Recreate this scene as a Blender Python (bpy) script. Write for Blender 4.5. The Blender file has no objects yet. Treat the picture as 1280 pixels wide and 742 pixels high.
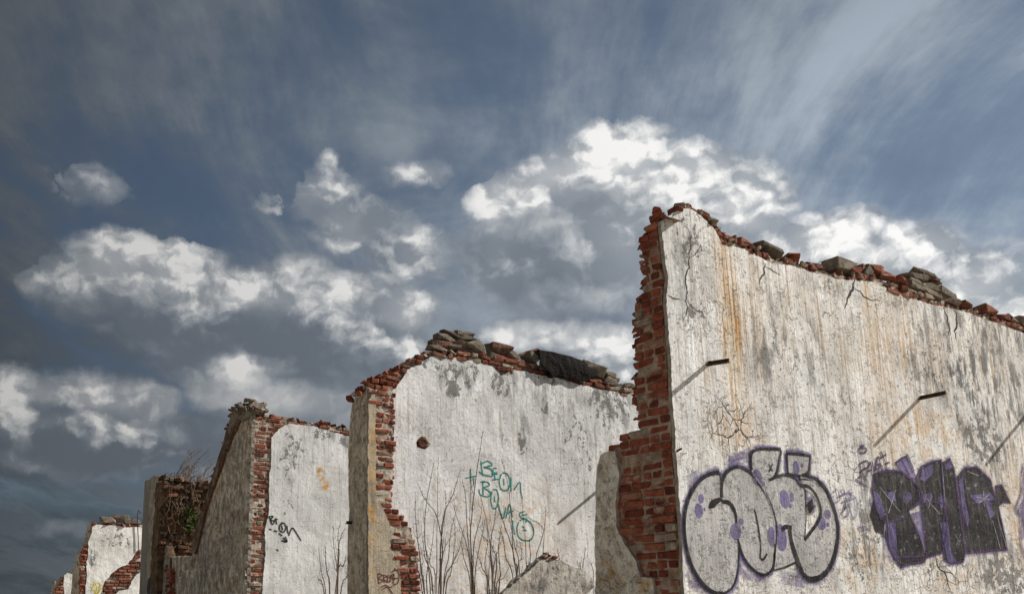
import bpy, bmesh, math, random
from mathutils import Vector, Matrix, noise as mnoise

# ------------------------------------------------------------------ camera
# world axes: X runs along the cross walls, Y runs down the row of walls, Z up
FOC, PPX, PPY, HOR, VPX = 1200.0, 480.0, 510.0, 770.0, -250.0
EYE = 1.35
hp = HOR - PPY
PITCH = math.atan2(hp, FOC)
YAW = math.atan2(PPX - VPX, math.hypot(FOC, hp))
FW = Vector((math.sin(YAW) * math.cos(PITCH), math.cos(YAW) * math.cos(PITCH), math.sin(PITCH)))
RT = Vector((math.cos(YAW), -math.sin(YAW), 0))
UP = RT.cross(FW)
CAM = Vector((0, 0, EYE))

scene = bpy.context.scene
COL = scene.collection
cd = bpy.data.cameras.new('camera')
cam = bpy.data.objects.new('camera', cd)
COL.objects.link(cam)
cd.sensor_fit = 'HORIZONTAL'
cd.sensor_width = 36.0
cd.lens = FOC / 1280 * 36.0
cd.shift_x = (640 - PPX) / 1280
cd.shift_y = (PPY - 371) / 1280
cd.clip_start = 0.05
cd.clip_end = 5000
cam.matrix_world = Matrix(((RT.x, UP.x, -FW.x, CAM.x), (RT.y, UP.y, -FW.y, CAM.y), (RT.z, UP.z, -FW.z, CAM.z), (0, 0, 0, 1)))
scene.camera = cam


def ray(x, y):
    return FW * FOC + RT * (x - PPX) + UP * (PPY - y)


def on_y(x, y, Y):
    """photograph point -> point of the plane y = Y"""
    d = ray(x, y)
    return CAM + d * (Y / d.y)


def on_x(x, y, X):
    d = ray(x, y)
    return CAM + d * (X / d.x)


# ------------------------------------------------------------------ light
SUN_DIR = Vector((0.815, -0.245, 0.535)).normalized()      # towards the sun
sl = bpy.data.lights.new('sun', 'SUN')
sl.energy = 4.6
sl.angle = math.radians(0.6)
sl.color = (1.0, 0.955, 0.89)
sun = bpy.data.objects.new('sun', sl)
sun.rotation_euler = (-SUN_DIR).to_track_quat('-Z', 'Y').to_euler()
sun.location = (12, -6, 14)
COL.objects.link(sun)

scene.view_settings.view_transform = 'Standard'
scene.view_settings.look = 'None'
scene.view_settings.exposure = 0.85
scene.view_settings.gamma = 1.0
scene.view_settings.use_curve_mapping = False
scene.render.engine = 'CYCLES'
scene.cycles.use_adaptive_sampling = True
scene.cycles.adaptive_threshold = 0.015
scene.cycles.adaptive_min_samples = 12


# ------------------------------------------------------------------ node helpers
class N:
    """small wrapper so that node trees can be written as expressions"""

    def __init__(self, nt, s):
        self.nt, self.s = nt, s

    def _m(self, op, *a, clamp=False):
        n = self.nt.nodes.new('ShaderNodeMath')
        n.operation = op
        n.use_clamp = clamp
        for i, v in enumerate((self,) + a):
            if isinstance(v, N):
                self.nt.links.new(v.s, n.inputs[i])
            else:
                n.inputs[i].default_value = v
        return N(self.nt, n.outputs[0])

    def __add__(self, o): return self._m('ADD', o)
    def __radd__(self, o): return self._m('ADD', o)
    def __sub__(self, o): return self._m('SUBTRACT', o)
    def __rsub__(self, o): return (self * -1.0) + o
    def __mul__(self, o): return self._m('MULTIPLY', o)
    def __rmul__(self, o): return self._m('MULTIPLY', o)
    def __truediv__(self, o): return self._m('DIVIDE', o)
    def pow(self, o): return self._m('POWER', o)
    def max(self, o): return self._m('MAXIMUM', o)
    def min(self, o): return self._m('MINIMUM', o)
    def abs(self): return self._m('ABSOLUTE')
    def sqrt(self): return self._m('SQRT')
    def sat(self): return self._m('ADD', 0.0, clamp=True)
    def smax(self, o, k): return self._m('SMOOTH_MAX', o, k)

    def step(self, a, b, lo=0.0, hi=1.0):
        """smoothstep a..b -> lo..hi"""
        n = self.nt.nodes.new('ShaderNodeMapRange')
        n.interpolation_type = 'SMOOTHSTEP'
        self.nt.links.new(self.s, n.inputs[0])
        n.inputs[1].default_value, n.inputs[2].default_value = a, b
        n.inputs[3].default_value, n.inputs[4].default_value = lo, hi
        return N(self.nt, n.outputs[0])


def xyz(nt, v):
    n = nt.nodes.new('ShaderNodeSeparateXYZ')
    nt.links.new(v, n.inputs[0])
    return [N(nt, o) for o in n.outputs]


def vec(nt, x, y, z=0.0):
    n = nt.nodes.new('ShaderNodeCombineXYZ')
    for i, v in enumerate((x, y, z)):
        if isinstance(v, N):
            nt.links.new(v.s, n.inputs[i])
        else:
            n.inputs[i].default_value = v
    return n.outputs[0]


def vop(nt, op, a, b=None, scale=None):
    n = nt.nodes.new('ShaderNodeVectorMath')
    n.operation = op
    for i, v in enumerate((a, b)):
        if v is None:
            continue
        if isinstance(v, (tuple, list)):
            n.inputs[i].default_value = v
        else:
            nt.links.new(v.s if isinstance(v, N) else v, n.inputs[i])
    if scale is not None:
        n.inputs['Scale'].default_value = scale
    return n.outputs['Value'] if op in ('DOT_PRODUCT', 'LENGTH', 'DISTANCE') else n.outputs['Vector']


def noise(nt, v, scale, detail=4.0, rough=0.55, dist=0.0, lac=2.0, color=False, dims='3D'):
    n = nt.nodes.new('ShaderNodeTexNoise')
    n.noise_dimensions = dims
    nt.links.new(v, n.inputs['Vector'])
    n.inputs['Scale'].default_value = scale
    n.inputs['Detail'].default_value = detail
    n.inputs['Roughness'].default_value = rough
    n.inputs['Lacunarity'].default_value = lac
    n.inputs['Distortion'].default_value = dist
    return n.outputs['Color'] if color else N(nt, n.outputs[0])


def voro(nt, v, scale, feature='F1', detail=0.0, rough=0.5, dims='3D', rnd=1.0, smooth=None):
    n = nt.nodes.new('ShaderNodeTexVoronoi')
    n.voronoi_dimensions = dims
    n.feature = feature
    nt.links.new(v, n.inputs['Vector'])
    n.inputs['Scale'].default_value = scale
    if 'Detail' in n.inputs:
        n.inputs['Detail'].default_value = detail
        n.inputs['Roughness'].default_value = rough
    n.inputs['Randomness'].default_value = rnd
    if smooth is not None:
        n.inputs['Smoothness'].default_value = smooth
    return N(nt, n.outputs['Distance'])


def mix(nt, f, a, b):
    n = nt.nodes.new('ShaderNodeMix')
    n.data_type = 'RGBA'
    for i, v in ((0, f), (6, a), (7, b)):
        if isinstance(v, N):
            nt.links.new(v.s, n.inputs[i])
        elif isinstance(v, (tuple, list)):
            n.inputs[i].default_value = (*v[:3], 1.0)
        elif isinstance(v, (int, float)):
            n.inputs[i].default_value = v
        else:
            nt.links.new(v, n.inputs[i])
    return n.outputs[2]


def ramp(nt, f, stops):
    n = nt.nodes.new('ShaderNodeValToRGB')
    nt.links.new(f.s, n.inputs[0])
    e = n.color_ramp.elements
    while len(e) < len(stops):
        e.new(0.5)
    for el, (p, c) in zip(e, stops):
        el.position = p
        el.color = (*c, 1.0)
    return n.outputs[0]


# ------------------------------------------------------------------ sky
def build_world():
    w = bpy.data.worlds.new('World')
    scene.world = w
    w.use_nodes = True
    nt = w.node_tree
    nt.nodes.clear()
    out = nt.nodes.new('ShaderNodeOutputWorld')
    bg = nt.nodes.new('ShaderNodeBackground')
    nt.links.new(bg.outputs[0], out.inputs[0])
    bg.inputs['Strength'].default_value = 0.10
    sky = nt.nodes.new('ShaderNodeTexSky')
    sky.sky_type = 'NISHITA'
    sky.sun_disc = False
    sky.sun_elevation = math.asin(SUN_DIR.z)
    sky.sun_rotation = math.atan2(SUN_DIR.x, SUN_DIR.y)
    sky.air_density, sky.dust_density, sky.ozone_density = 1.0, 1.0, 2.0

    tc = nt.nodes.new('ShaderNodeTexCoord')
    D = tc.outputs['Generated']
    dx, dy, dz = xyz(nt, D)
    h = (dx * dx + dy * dy).sqrt().max(0.02)
    cx, cy, t = dx / h, dy / h, (dz / h).max(-0.2)
    t = t.min(3.0)
    # azimuth from +Y towards +X, wrapped so that the seam lies behind
    az = dx._m('ARCTAN2', dy)

    def skyp(px, py):
        d = ray(px, py)
        return math.atan2(d.x, d.y), d.z / math.hypot(d.x, d.y)

    K = 1.0 / 1277.0       # radians of azimuth for one pixel of the photograph
    # cumulus heads and bodies: x, y, half width, half height, weight
    blobs = [
        (772, 200, 62, 52, 1.0), (705, 232, 62, 46, 1.0), (632, 248, 46, 34, .9), (868, 222, 58, 44, 1.0), (930, 258, 52, 56, 1.0),
        (765, 300, 125, 76, 1.0), (665, 320, 90, 62, .85), (860, 310, 95, 66, .95), (735, 362, 120, 42, .55),
        (1040, 292, 52, 30, .95), (1000, 315, 60, 30, .8), (1128, 318, 56, 32, .95), (1205, 356, 50, 36, 1.0), (1245, 388, 36, 20, .9),
        (1120, 350, 110, 34, .8),
        (408, 240, 44, 30, .52), (450, 285, 66, 38, .6), (512, 318, 56, 36, .62), (410, 208, 14, 22, .5), (522, 218, 36, 18, .5), (360, 262, 50, 26, .42),
        (150, 322, 60, 36, .9), (222, 340, 62, 38, .95), (300, 366, 66, 30, .95), (372, 356, 60, 34, 1.0), (440, 372, 66, 40, 1.0), (508, 392, 34, 34, 1.0),
        (110, 362, 66, 36, .8), (240, 400, 116, 38, .85), (390, 425, 116, 50, 1.0), (480, 430, 62, 44, .9),
        (290, 466, 70, 40, .9), (330, 505, 80, 30, .9), (400, 500, 80, 36, .75), (240, 450, 50, 34, .7),
        (22, 492, 46, 32, .9), (120, 490, 56, 26, .95), (172, 506, 52, 30, 1.0), (60, 540, 62, 30, .9), (150, 548, 92, 38, 1.0), (228, 548, 58, 30, .85), (258, 580, 40, 30, .5),
        (90, 576, 110, 22, .7),
        (640, 420, 34, 22, 1.0), (690, 416, 46, 22, 1.0), (752, 430, 50, 30, 1.1), (780, 458, 40, 30, .9), (690, 440, 90, 18, .7),
        (112, 232, 44, 26, .30), (78, 662, 34, 10, .36), (1160, 182, 60, 14, .06),
    ]
    Q = vec(nt, cx, cy, t)
    P = vec(nt, az, t, 0.0)

    def blobfield(a, b, blobs=blobs, start=None):
        m = start
        P2 = vec(nt, a, b, 0.0)
        for (bx, by, rx, ry, wgt) in blobs:
            A, B = skyp(bx, by)
            ix, iy = 1 / (rx * 1.40 * K), 1 / (ry * 1.40 * K)
            n = nt.nodes.new('ShaderNodeVectorMath')
            n.operation = 'MULTIPLY_ADD'
            nt.links.new(P2, n.inputs[0])
            n.inputs[1].default_value = (ix, iy, 0)
            n.inputs[2].default_value = (-A * ix, -B * iy, 0)
            q = N(nt, vop(nt, 'DOT_PRODUCT', n.outputs[0], n.outputs[0]))
            v = q._m('MULTIPLY_ADD', -wgt, wgt)
            m = v if m is None else m.smax(v, 0.22)
        return m

    # cheap test first: where no cumulus stands, the costly part is skipped
    near = blobfield(az, t)
    here = near._m('GREATER_THAN', -0.85)

    wx, wy, wz = xyz(nt, noise(nt, P, 22.0, 4.5, 0.60, color=True, dims='2D'))
    azw = az + (wx - 0.5) * 0.029
    tw = t + (wy - 0.5) * 0.027

    def dome(v, sc):
        d = voro(nt, v, sc, 'SMOOTH_F1', dims='2D', smooth=0.55)
        return 0.42 - d * d

    def puffs(da, dt):
        # heaped domes of three sizes with creases between them
        v = vec(nt, azw + da, (tw + dt) * 1.15, 0.0)
        return dome(v, 12.0) * 1.05 + dome(vop(nt, 'ADD', v, (3.1, 1.7, 0)), 28.0) * 0.62 + dome(vop(nt, 'ADD', v, (6.1, 2.9, 0)), 64.0) * 0.30 + (noise(nt, v, 110.0, 3.0, 0.6, dims='2D') - 0.5) * 0.26 - 0.38

    e0, e1, e2 = puffs(0, 0), puffs(0.005, 0.008), puffs(0.014, 0.024)
    m0, m2 = blobfield(azw, tw), blobfield(azw + 0.034, tw + 0.062)
    soft = noise(nt, P, 6.0, 3.0, 0.5, dims='2D')
    rim = m0.max(-0.05) - m2.max(-0.05)                  # grows towards the sunny upper edges
    crisp = rim.step(-0.05, 0.22)
    al = m0 + e0 * 0.55 - (soft - 0.5) * 0.20
    alpha = (al.step(0.06, 0.14) * crisp + al.step(-0.10, 0.34) * (1.0 - crisp)) * m0.step(-0.30, 0.08) * m0.step(-0.05, 0.62, 0.16, 1.0)
    puff = (e0 - e1) * 1.15 + (e0 - e2) * 0.85
    # self-shadow under the heaped tops
    shade = [(395, 438, 135, 42, .42), (230, 408, 110, 28, .36), (110, 382, 60, 20, .26), (120, 564, 130, 26, .42), (252, 545, 50, 30, .30), (690, 335, 110, 45, .14), (775, 266, 50, 30, .08), (850, 305, 50, 34, .10), (1110, 352, 100, 20, .14), (235, 455, 55, 30, .30), (710, 446, 80, 12, .25), (470, 320, 60, 20, .16), (60, 520, 40, 16, .22)]
    sh = blobfield(azw, tw, shade).max(0.0)
    puff = puff.smax(-0.26, 0.20)
    sunlit = [(655, 414, 46, 20, .30), (752, 428, 56, 24, .34), (300, 470, 60, 28, .26), (345, 500, 70, 22, .24), (130, 492, 70, 22, .16), (505, 388, 30, 28, .18), (775, 190, 60, 36, .12)]
    sh = sh - blobfield(azw, tw, sunlit).max(0.0)
    lit = rim * 0.40 + 0.40 + (soft - 0.5) * 0.36 - sh + puff * (rim.step(-0.15, 0.50) * 0.62 + 0.30)
    lit = lit.smax(0.08, 0.16)

    # further clouds out of view, brightened and widened to lift the shaded wall ends
    away = (az - math.radians(31)).abs().step(0.58, 0.95)
    g = noise(nt, Q, 5.0, 6.0, 0.58)
    gl = noise(nt, vec(nt, cx + cy * 0.03, cy - cx * 0.03, t + 0.03), 5.0, 6.0, 0.58)
    galpha = g.step(0.43, 0.56) * t.step(1.2, 0.6) * t.step(-0.02, 0.05) * away
    glit = (g - gl) * 3.0 + 0.40

    # high veil: streaks on a level sheet of cirrus, drawn out along the view
    zz = dz.max(0.0) + 0.20
    qx, qy = dx / zz, dy / zz
    ca, sa = math.cos(math.radians(34)), math.sin(math.radians(34))
    sx = qx * ca - qy * sa
    sy = qx * sa + qy * ca
    bend = noise(nt, vec(nt, sx * 0.8, sy * 0.5, 0.0), 1.3, 2.0, 0.5, dims='2D')
    sx = sx + (bend - 0.5) * 0.40
    st = noise(nt, vec(nt, sx, sy * 0.24, 0.0), 9.0, 7.0, 0.62, dims='2D')
    st2 = noise(nt, vec(nt, sx * 0.9 + 7.0, sy * 0.42, 0.0), 2.1, 4.0, 0.5, dims='2D')
    st3 = noise(nt, vec(nt, sx + 3.0, sy * 0.8, 0.0), 5.0, 6.0, 0.62, dims='2D')
    veil = (st - 0.5) * 1.1 + (st2 - 0.5) * 1.5 + (st3 - 0.5) * 1.1 + 0.54
    sd = N(nt, vop(nt, 'DOT_PRODUCT', D, tuple(SUN_DIR)))
    glow = sd.step(-0.25, 1.0)
    level = (0.08 + glow * 2.00) * (veil.step(-0.05, 1.10) * 1.15 + 0.42)
    level = level * t.step(0.02, 0.30, 1.35, 1.0) * t.step(0.34, 0.85, 0.93, 0.50) + t.step(0.0, 0.22, 0.16, 0.0)
    vcol = vop(nt, 'SCALE', mix(nt, veil.step(0.15, 0.85), (0.74, 0.96, 1.26), (0.90, 1.05, 1.23)))
    nt.links.new(level.s, vcol.node.inputs['Scale'])
    base = mix(nt, (veil.step(0.0, 0.8) * 0.16 + 0.83).max(t.step(0.08, 0.28, 0.97, 0.0)), sky.outputs[0], vcol)

    sunny = 0.50 + glow * 0.68

    def cloudcol(l, sunny=sunny):
        c = ramp(nt, l, [(0.0, (0.15, 0.18, 0.22)), (0.26, (0.255, 0.29, 0.335)), (0.48, (0.41, 0.44, 0.475)), (0.74, (0.66, 0.675, 0.685)), (1.0, (1.0, 0.99, 0.97))])
        c = vop(nt, 'SCALE', c)
        nt.links.new((sunny * 5.05).s, c.node.inputs['Scale'])
        return c
    clear = mix(nt, galpha, base, cloudcol(glit.sat(), sunny.max(1.0)))
    cloudy = mix(nt, alpha * 0.97, clear, cloudcol(lit.sat()))
    bg2 = nt.nodes.new('ShaderNodeBackground')
    bg2.inputs['Strength'].default_value = bg.inputs['Strength'].default_value
    nt.links.new(clear, bg.inputs['Color'])
    nt.links.new(cloudy, bg2.inputs['Color'])
    ms = nt.nodes.new('ShaderNodeMixShader')
    nt.links.new(here.s, ms.inputs[0])
    nt.links.new(bg.outputs[0], ms.inputs[1])
    nt.links.new(bg2.outputs[0], ms.inputs[2])
    nt.links.new(ms.outputs[0], out.inputs[0])
    w.cycles.sampling_method = 'MANUAL'
    w.cycles.sample_map_resolution = 512


build_world()

from mathutils.geometry import delaunay_2d_cdt

# ------------------------------------------------------------------ materials
def new_mat(name):
    m = bpy.data.materials.new(name)
    m.use_nodes = True
    nt = m.node_tree
    b = nt.nodes['Principled BSDF']
    b.inputs['Roughness'].default_value = 0.92
    b.inputs['Specular IOR Level'].default_value = 0.03
    return m, nt, b


def world_pos(nt):
    g = nt.nodes.new('ShaderNodeNewGeometry')
    return g.outputs['Position']


def bump(nt, b, height, strength=1.0, dist=0.02):
    n = nt.nodes.new('ShaderNodeBump')
    n.inputs['Strength'].default_value = strength
    n.inputs['Distance'].default_value = dist
    nt.links.new(height.s, n.inputs['Height'])
    nt.links.new(n.outputs[0], b.inputs['Normal'])


def relief(nt, u, z, rough=1.0, scale=1.0, combed=0.28):
    """uneven lime plaster: undulation, flaked skin, hairline marks. returns height, flake mask, line mask, fine noise"""
    P = vec(nt, u * scale, z * scale, 0.0)
    und = noise(nt, P, 2.6, 4.0, 0.55, dims='2D')
    fl = noise(nt, vec(nt, u * scale, z * (1.1 * scale), 3.0), 13.0, 7.0, 0.66, dist=0.3)
    flake = fl.step(0.57, 0.61)
    gate = noise(nt, vec(nt, u * scale + 4.0, z * scale, 5.0), 4.0, 4.0, 0.6).step(0.52, 0.62)
    ln = (noise(nt, vec(nt, u * scale, z * (1.6 * scale), 9.0), 8.0, 5.0, 0.60, dist=0.7) - 0.5).abs().step(0.0, 0.020, 1.0, 0.0) * gate
    chip = noise(nt, vec(nt, u * scale, z * (1.9 * scale), 40.0), 22.0, 4.0, 0.62, dist=0.6).step(0.615, 0.65)
    comb = noise(nt, vec(nt, u * (26.0 * scale), z * (1.1 * scale), 6.0), 1.5, 4.0, 0.6, dims='2D')      # run-down ridges
    fine = noise(nt, P, 75.0, 4.0, 0.68, dims='2D')
    ln = ln.max(chip * 0.8)
    height = und * 1.3 - flake * (0.22 * rough) - ln * (0.26 * rough) + fine * 0.26 + comb * combed
    return height, flake, ln, fine


def gauss(u, c, wdt):
    return ((u - c) * (1.0 / wdt)).abs().step(0.0, 1.0, 1.0, 0.0)


def plaster(name, white=(0.66, 0.635, 0.59), axis='x', rust=(), soot=(), patches=(), cracks=(), grime=0.5, rust_all=0.0, flakes=1.0, ochre=(), tint=(0.50, 0.46, 0.40), bumpd=0.03, scale=1.0, seed=0.0, grey=(0.17, 0.165, 0.16), combed=0.24, mottle=None):
    """weathered whitewash. rust/soot: (u, z, half width, half height, amount); patches/cracks/ochre the same, as regions"""
    m, nt, b = new_mat(name)
    X, Y, Z = xyz(nt, world_pos(nt))
    u = (X if axis == 'x' else Y) + seed
    height, flake, ln, fine = relief(nt, u, Z, flakes, scale, combed)

    def region(lst, soft=1.0):
        tot = None
        for (cu, cz, ru, rz, a) in lst:
            v = vec(nt, (u - (cu + seed)) * (1.0 / ru), (Z - cz) * (1.0 / rz), 0.0)
            g = N(nt, vop(nt, 'LENGTH', v)).step(0.35, 1.15, a, 0.0)
            tot = g if tot is None else tot.max(g)
        return tot
    cl = noise(nt, vec(nt, u, Z, 1.0), 1.6, 5.0, 0.6)
    col = mix(nt, cl.step(0.36, 0.66), tuple(c * 0.80 for c in white), white)
    col = mix(nt, noise(nt, vec(nt, u, Z, 2.0), 4.0, 6.0, 0.65).step(0.52, 0.75) * 0.55, col, tint)
    if mottle:
        mo = noise(nt, vec(nt, u, Z * 0.6, 14.0), 7.5, 9.0, 0.74, dist=0.2)
        mo2 = noise(nt, vec(nt, u * 2.2, Z * 0.45, 17.0), 2.2, 7.0, 0.66)
        col = mix(nt, mo2.step(0.47, 0.56) * 0.75, col, tuple(0.5 * (x + y) for x, y in zip(*mottle)))
        col = mix(nt, mo.step(0.505, 0.56) * 0.9, col, mottle[0])
        col = mix(nt, mo.step(0.475, 0.42) * 0.85, col, mottle[1])
    bs = noise(nt, vec(nt, u * 1.3, Z * 0.6, 33.0), 1.7, 6.0, 0.62)
    col = mix(nt, bs.step(0.47, 0.66) * (0.42 * grime), col, (0.36, 0.345, 0.325))
    # run-down grime
    run = noise(nt, vec(nt, u * 7.0, Z * 0.55, 0.0), 1.6, 6.0, 0.62, dims='2D')
    run2 = noise(nt, vec(nt, u * 24.0, Z * 0.8, 5.0), 1.4, 4.0, 0.6, dims='2D')
    streak = run.step(0.50, 0.68)
    fines = run2.step(0.50, 0.66)
    col = mix(nt, streak * fines * (0.55 * grime), col, (0.22, 0.205, 0.185))
    col = mix(nt, fines * (0.30 * grime), col, (0.42, 0.36, 0.27))
    if rust_all:
        col = mix(nt, (noise(nt, vec(nt, u * 5.0 + 11.0, Z * 0.3, 0.0), 1.5, 5.0, 0.6, dims='2D').step(0.52, 0.70) * (fines * 0.7 + 0.3)) * rust_all, col, (0.40, 0.245, 0.11))
    if rust:
        r = region(rust)
        col = mix(nt, (r * (streak * 0.30 + 0.34)).sat() * 0.85, col, (0.52, 0.385, 0.20))
        col = mix(nt, (r * (fines * 0.62 + streak * 0.20)).sat(), col, (0.40, 0.205, 0.070))
    if ochre:
        r = region(ochre)
        bl = noise(nt, vec(nt, u, Z, 6.0), 5.0, 5.0, 0.6)
        col = mix(nt, (r * bl.step(0.40, 0.62)).sat(), col, (0.50, 0.29, 0.10))
    if soot:
        r = region(soot)
        bl = noise(nt, vec(nt, u * 2.6, Z * 0.8, 4.0), 3.2, 7.0, 0.66)
        col = mix(nt, (r * bl.step(0.46, 0.60) * 0.9).sat(), col, grey)
    drop = flake * 0.0
    if patches:
        r = region(patches)
        pn = noise(nt, vec(nt, u, Z * 0.85, 12.0), 9.0, 9.0, 0.70, dist=0.25)
        pm = (pn + r * 0.24).step(0.685, 0.705)
        col = mix(nt, pm * 0.9, col, mix(nt, fine.step(0.3, 0.7), (0.135, 0.13, 0.125), (0.235, 0.225, 0.21)))
        drop = pm
    flk = noise(nt, vec(nt, u, Z, 21.0), 2.2, 3.0, 0.5).step(0.44, 0.62)
    col = mix(nt, flake * flk * (0.62 * flakes), col, (0.27, 0.245, 0.215))
    col = mix(nt, ln * (0.80 * flakes), col, (0.10, 0.088, 0.078))
    if cracks:
        r = region(cracks)
        wv = vop(nt, 'ADD', vec(nt, u, Z * 0.9, 0.0), vop(nt, 'SCALE', noise(nt, vec(nt, u, Z, 8.0), 9.0, 4.0, 0.6, color=True), scale=0.10))
        e = voro(nt, wv, 10.0, 'DISTANCE_TO_EDGE', dims='2D')
        e2 = voro(nt, wv, 4.0, 'DISTANCE_TO_EDGE', dims='2D')
        cg = noise(nt, vec(nt, u, Z, 28.0), 6.0, 3.0, 0.6).step(0.40, 0.55)
        cm = (e.step(0.015, 0.055, 1.0, 0.0) * cg).max(e2.step(0.010, 0.026, 1.0, 0.0)) * r
        col = mix(nt, cm * 0.92, col, (0.055, 0.042, 0.034))
        drop = drop.max(cm * 1.3)
    nt.links.new(col, b.inputs['Base Color'])
    bump(nt, b, height - drop * 0.45, 1.0, bumpd)
    return m


def paint(name, colr, axis='x', cover=0.9, vary=0.25, seed=0.0, wear=1.0):
    """spray paint on the plaster; lets the wall show where the skin has flaked"""
    m, nt, b = new_mat(name)
    X, Y, Z = xyz(nt, world_pos(nt))
    u = (X if axis == 'x' else Y) + seed
    height, flake, ln, fine = relief(nt, u, Z, 1.0)
    nz = noise(nt, vec(nt, u, Z, 31.0), 3.0, 6.0, 0.65)
    dark = tuple(c * (1 - vary) for c in colr)
    lite = tuple(min(1, c * (1 + vary) + 0.02 * vary) for c in colr)
    col = mix(nt, nz.step(0.35, 0.65), dark, lite)
    run = noise(nt, vec(nt, u * 14.0, Z * 0.9, 5.0), 1.5, 4.0, 0.6, dims='2D').step(0.52, 0.70)
    col = mix(nt, run * 0.30 * wear, col, (0.30, 0.27, 0.23))
    col = mix(nt, ln * 0.75, col, (0.06, 0.055, 0.05))
    nt.links.new(col, b.inputs['Base Color'])
    b.inputs['Roughness'].default_value = 0.7
    bump(nt, b, height, 1.0, 0.03)
    thin = noise(nt, vec(nt, u * 1.6, Z, 51.0), 5.0, 6.0, 0.66).step(0.40, 0.62)
    a = (1.0 - flake * 0.55 * wear) * (cover - thin * 0.28 * wear) - noise(nt, vec(nt, u * 1.0, Z, 17.0), 24.0, 4.0, 0.7).step(0.56, 0.70) * 0.55 * wear
    nt.links.new(a.sat().s, b.inputs['Alpha'])
    return m


def brick_mat(name, stops, smear=0.35, smear_col=(0.34, 0.29, 0.235), dirt=0.4):
    m, nt, b = new_mat(name)
    oi = nt.nodes.new('ShaderNodeObjectInfo')
    rnd = N(nt, oi.outputs['Random'])
    pos = world_pos(nt)
    base = ramp(nt, rnd, stops)
    n1 = noise(nt, pos, 14.0, 6.0, 0.65)
    col = mix(nt, n1.step(0.35, 0.7), base, vop(nt, 'SCALE', base, scale=0.50))
    sm = noise(nt, pos, 6.5, 6.0, 0.62)
    sm2 = (sm + (rnd - 0.5) * 0.16).step(0.60, 0.68)
    col = mix(nt, sm2 * smear, col, smear_col)
    col = mix(nt, noise(nt, pos, 2.4, 4.0, 0.6).step(0.50, 0.64) * dirt, col, (0.055, 0.045, 0.038))
    nt.links.new(col, b.inputs['Base Color'])
    bump(nt, b, n1 + noise(nt, pos, 60.0, 3.0, 0.6) * 0.35 + sm2 * 0.3, 0.9, 0.016)
    return m


def rough_mat(name, c0, c1, c2=None, scale=8.0, bd=0.03, smoothness=0.92):
    m, nt, b = new_mat(name)
    pos = world_pos(nt)
    n1 = noise(nt, pos, scale, 7.0, 0.66)
    n2 = noise(nt, pos, scale * 0.33, 4.0, 0.6)
    col = mix(nt, n1.step(0.36, 0.64), c0, c1)
    if c2:
        col = mix(nt, n2.step(0.50, 0.60), col, c2)
    nt.links.new(col, b.inputs['Base Color'])
    b.inputs['Roughness'].default_value = smoothness
    bump(nt, b, n1 + n2 * 0.8, 1.0, bd)
    return m


RED = [(0.0, (0.13, 0.042, 0.029)), (0.22, (0.21, 0.062, 0.040)), (0.50, (0.285, 0.088, 0.054)), (0.76, (0.33, 0.125, 0.078)), (0.90, (0.27, 0.19, 0.145)), (1.0, (0.36, 0.30, 0.24))]
M_BRICK = brick_mat('red_brick', RED, 0.7, (0.44, 0.385, 0.315), dirt=0.22)
M_BRICK_WARM = brick_mat('orange_red_brick', [(0.0, (0.14, 0.052, 0.038)), (0.4, (0.235, 0.085, 0.055)), (0.7, (0.31, 0.125, 0.078)), (0.85, (0.25, 0.175, 0.135)), (1.0, (0.34, 0.285, 0.225))], 0.65, (0.42, 0.36, 0.29), dirt=0.35)
M_RUBBLE = brick_mat('weathered_grey_brick', [(0.0, (0.13, 0.11, 0.09)), (0.4, (0.20, 0.17, 0.135)), (0.7, (0.26, 0.22, 0.175)), (1.0, (0.17, 0.085, 0.06))], 0.3, (0.33, 0.29, 0.24), 0.45)
M_EARTHY = brick_mat('earth_stained_brick', [(0.0, (0.085, 0.055, 0.036)), (0.5, (0.15, 0.095, 0.060)), (0.8, (0.19, 0.085, 0.055)), (1.0, (0.24, 0.17, 0.11))], 0.4, (0.19, 0.15, 0.105), 0.6)
M_MORTAR = rough_mat('lime_mortar', (0.30, 0.255, 0.205), (0.50, 0.44, 0.365), (0.24, 0.16, 0.12), 12.0, 0.03)
M_EDGE = rough_mat('plaster_render_edge', (0.20, 0.175, 0.145), (0.34, 0.305, 0.26), None, 14.0, 0.02)
M_IRON = rough_mat('rusty_iron', (0.035, 0.022, 0.016), (0.075, 0.040, 0.026), None, 30.0, 0.006, 0.75)
M_HOLLOW = rough_mat('shaded_hollow', (0.006, 0.005, 0.005), (0.016, 0.013, 0.011), (0.009, 0.007, 0.006), 5.0, 0.05, 0.85)  # near-black standing in for the shade inside a hollow
M_TWIG = rough_mat('dry_twig', (0.08, 0.058, 0.043), (0.17, 0.125, 0.095), None, 20.0, 0.004)
M_GRASS = rough_mat('dry_grass', (0.14, 0.10, 0.06), (0.24, 0.18, 0.11), None, 20.0, 0.004)


# ------------------------------------------------------------------ builders
def link(name, me, mat=None, parent=None):
    o = bpy.data.objects.new(name, me)
    COL.objects.link(o)
    if mat and me is not None and not me.materials:
        me.materials.append(mat)
    if parent:
        o.parent = parent
        o.matrix_parent_inverse = parent.matrix_world.inverted()
    return o


def thing(name, label, cat, loc, group=None):
    o = bpy.data.objects.new(name, None)
    COL.objects.link(o)
    o.empty_display_size = 0.2
    o.location = loc
    o.matrix_world = Matrix.Translation(loc)
    o['label'], o['category'], o['kind'] = label, cat, 'thing'
    if group:
        o['group'] = group
    return o


def tag(o, label, cat, group=None, kind='thing'):
    o['label'], o['category'] = label, cat
    if group:
        o['group'] = group
    if kind:
        o['kind'] = kind
    return o


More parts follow.
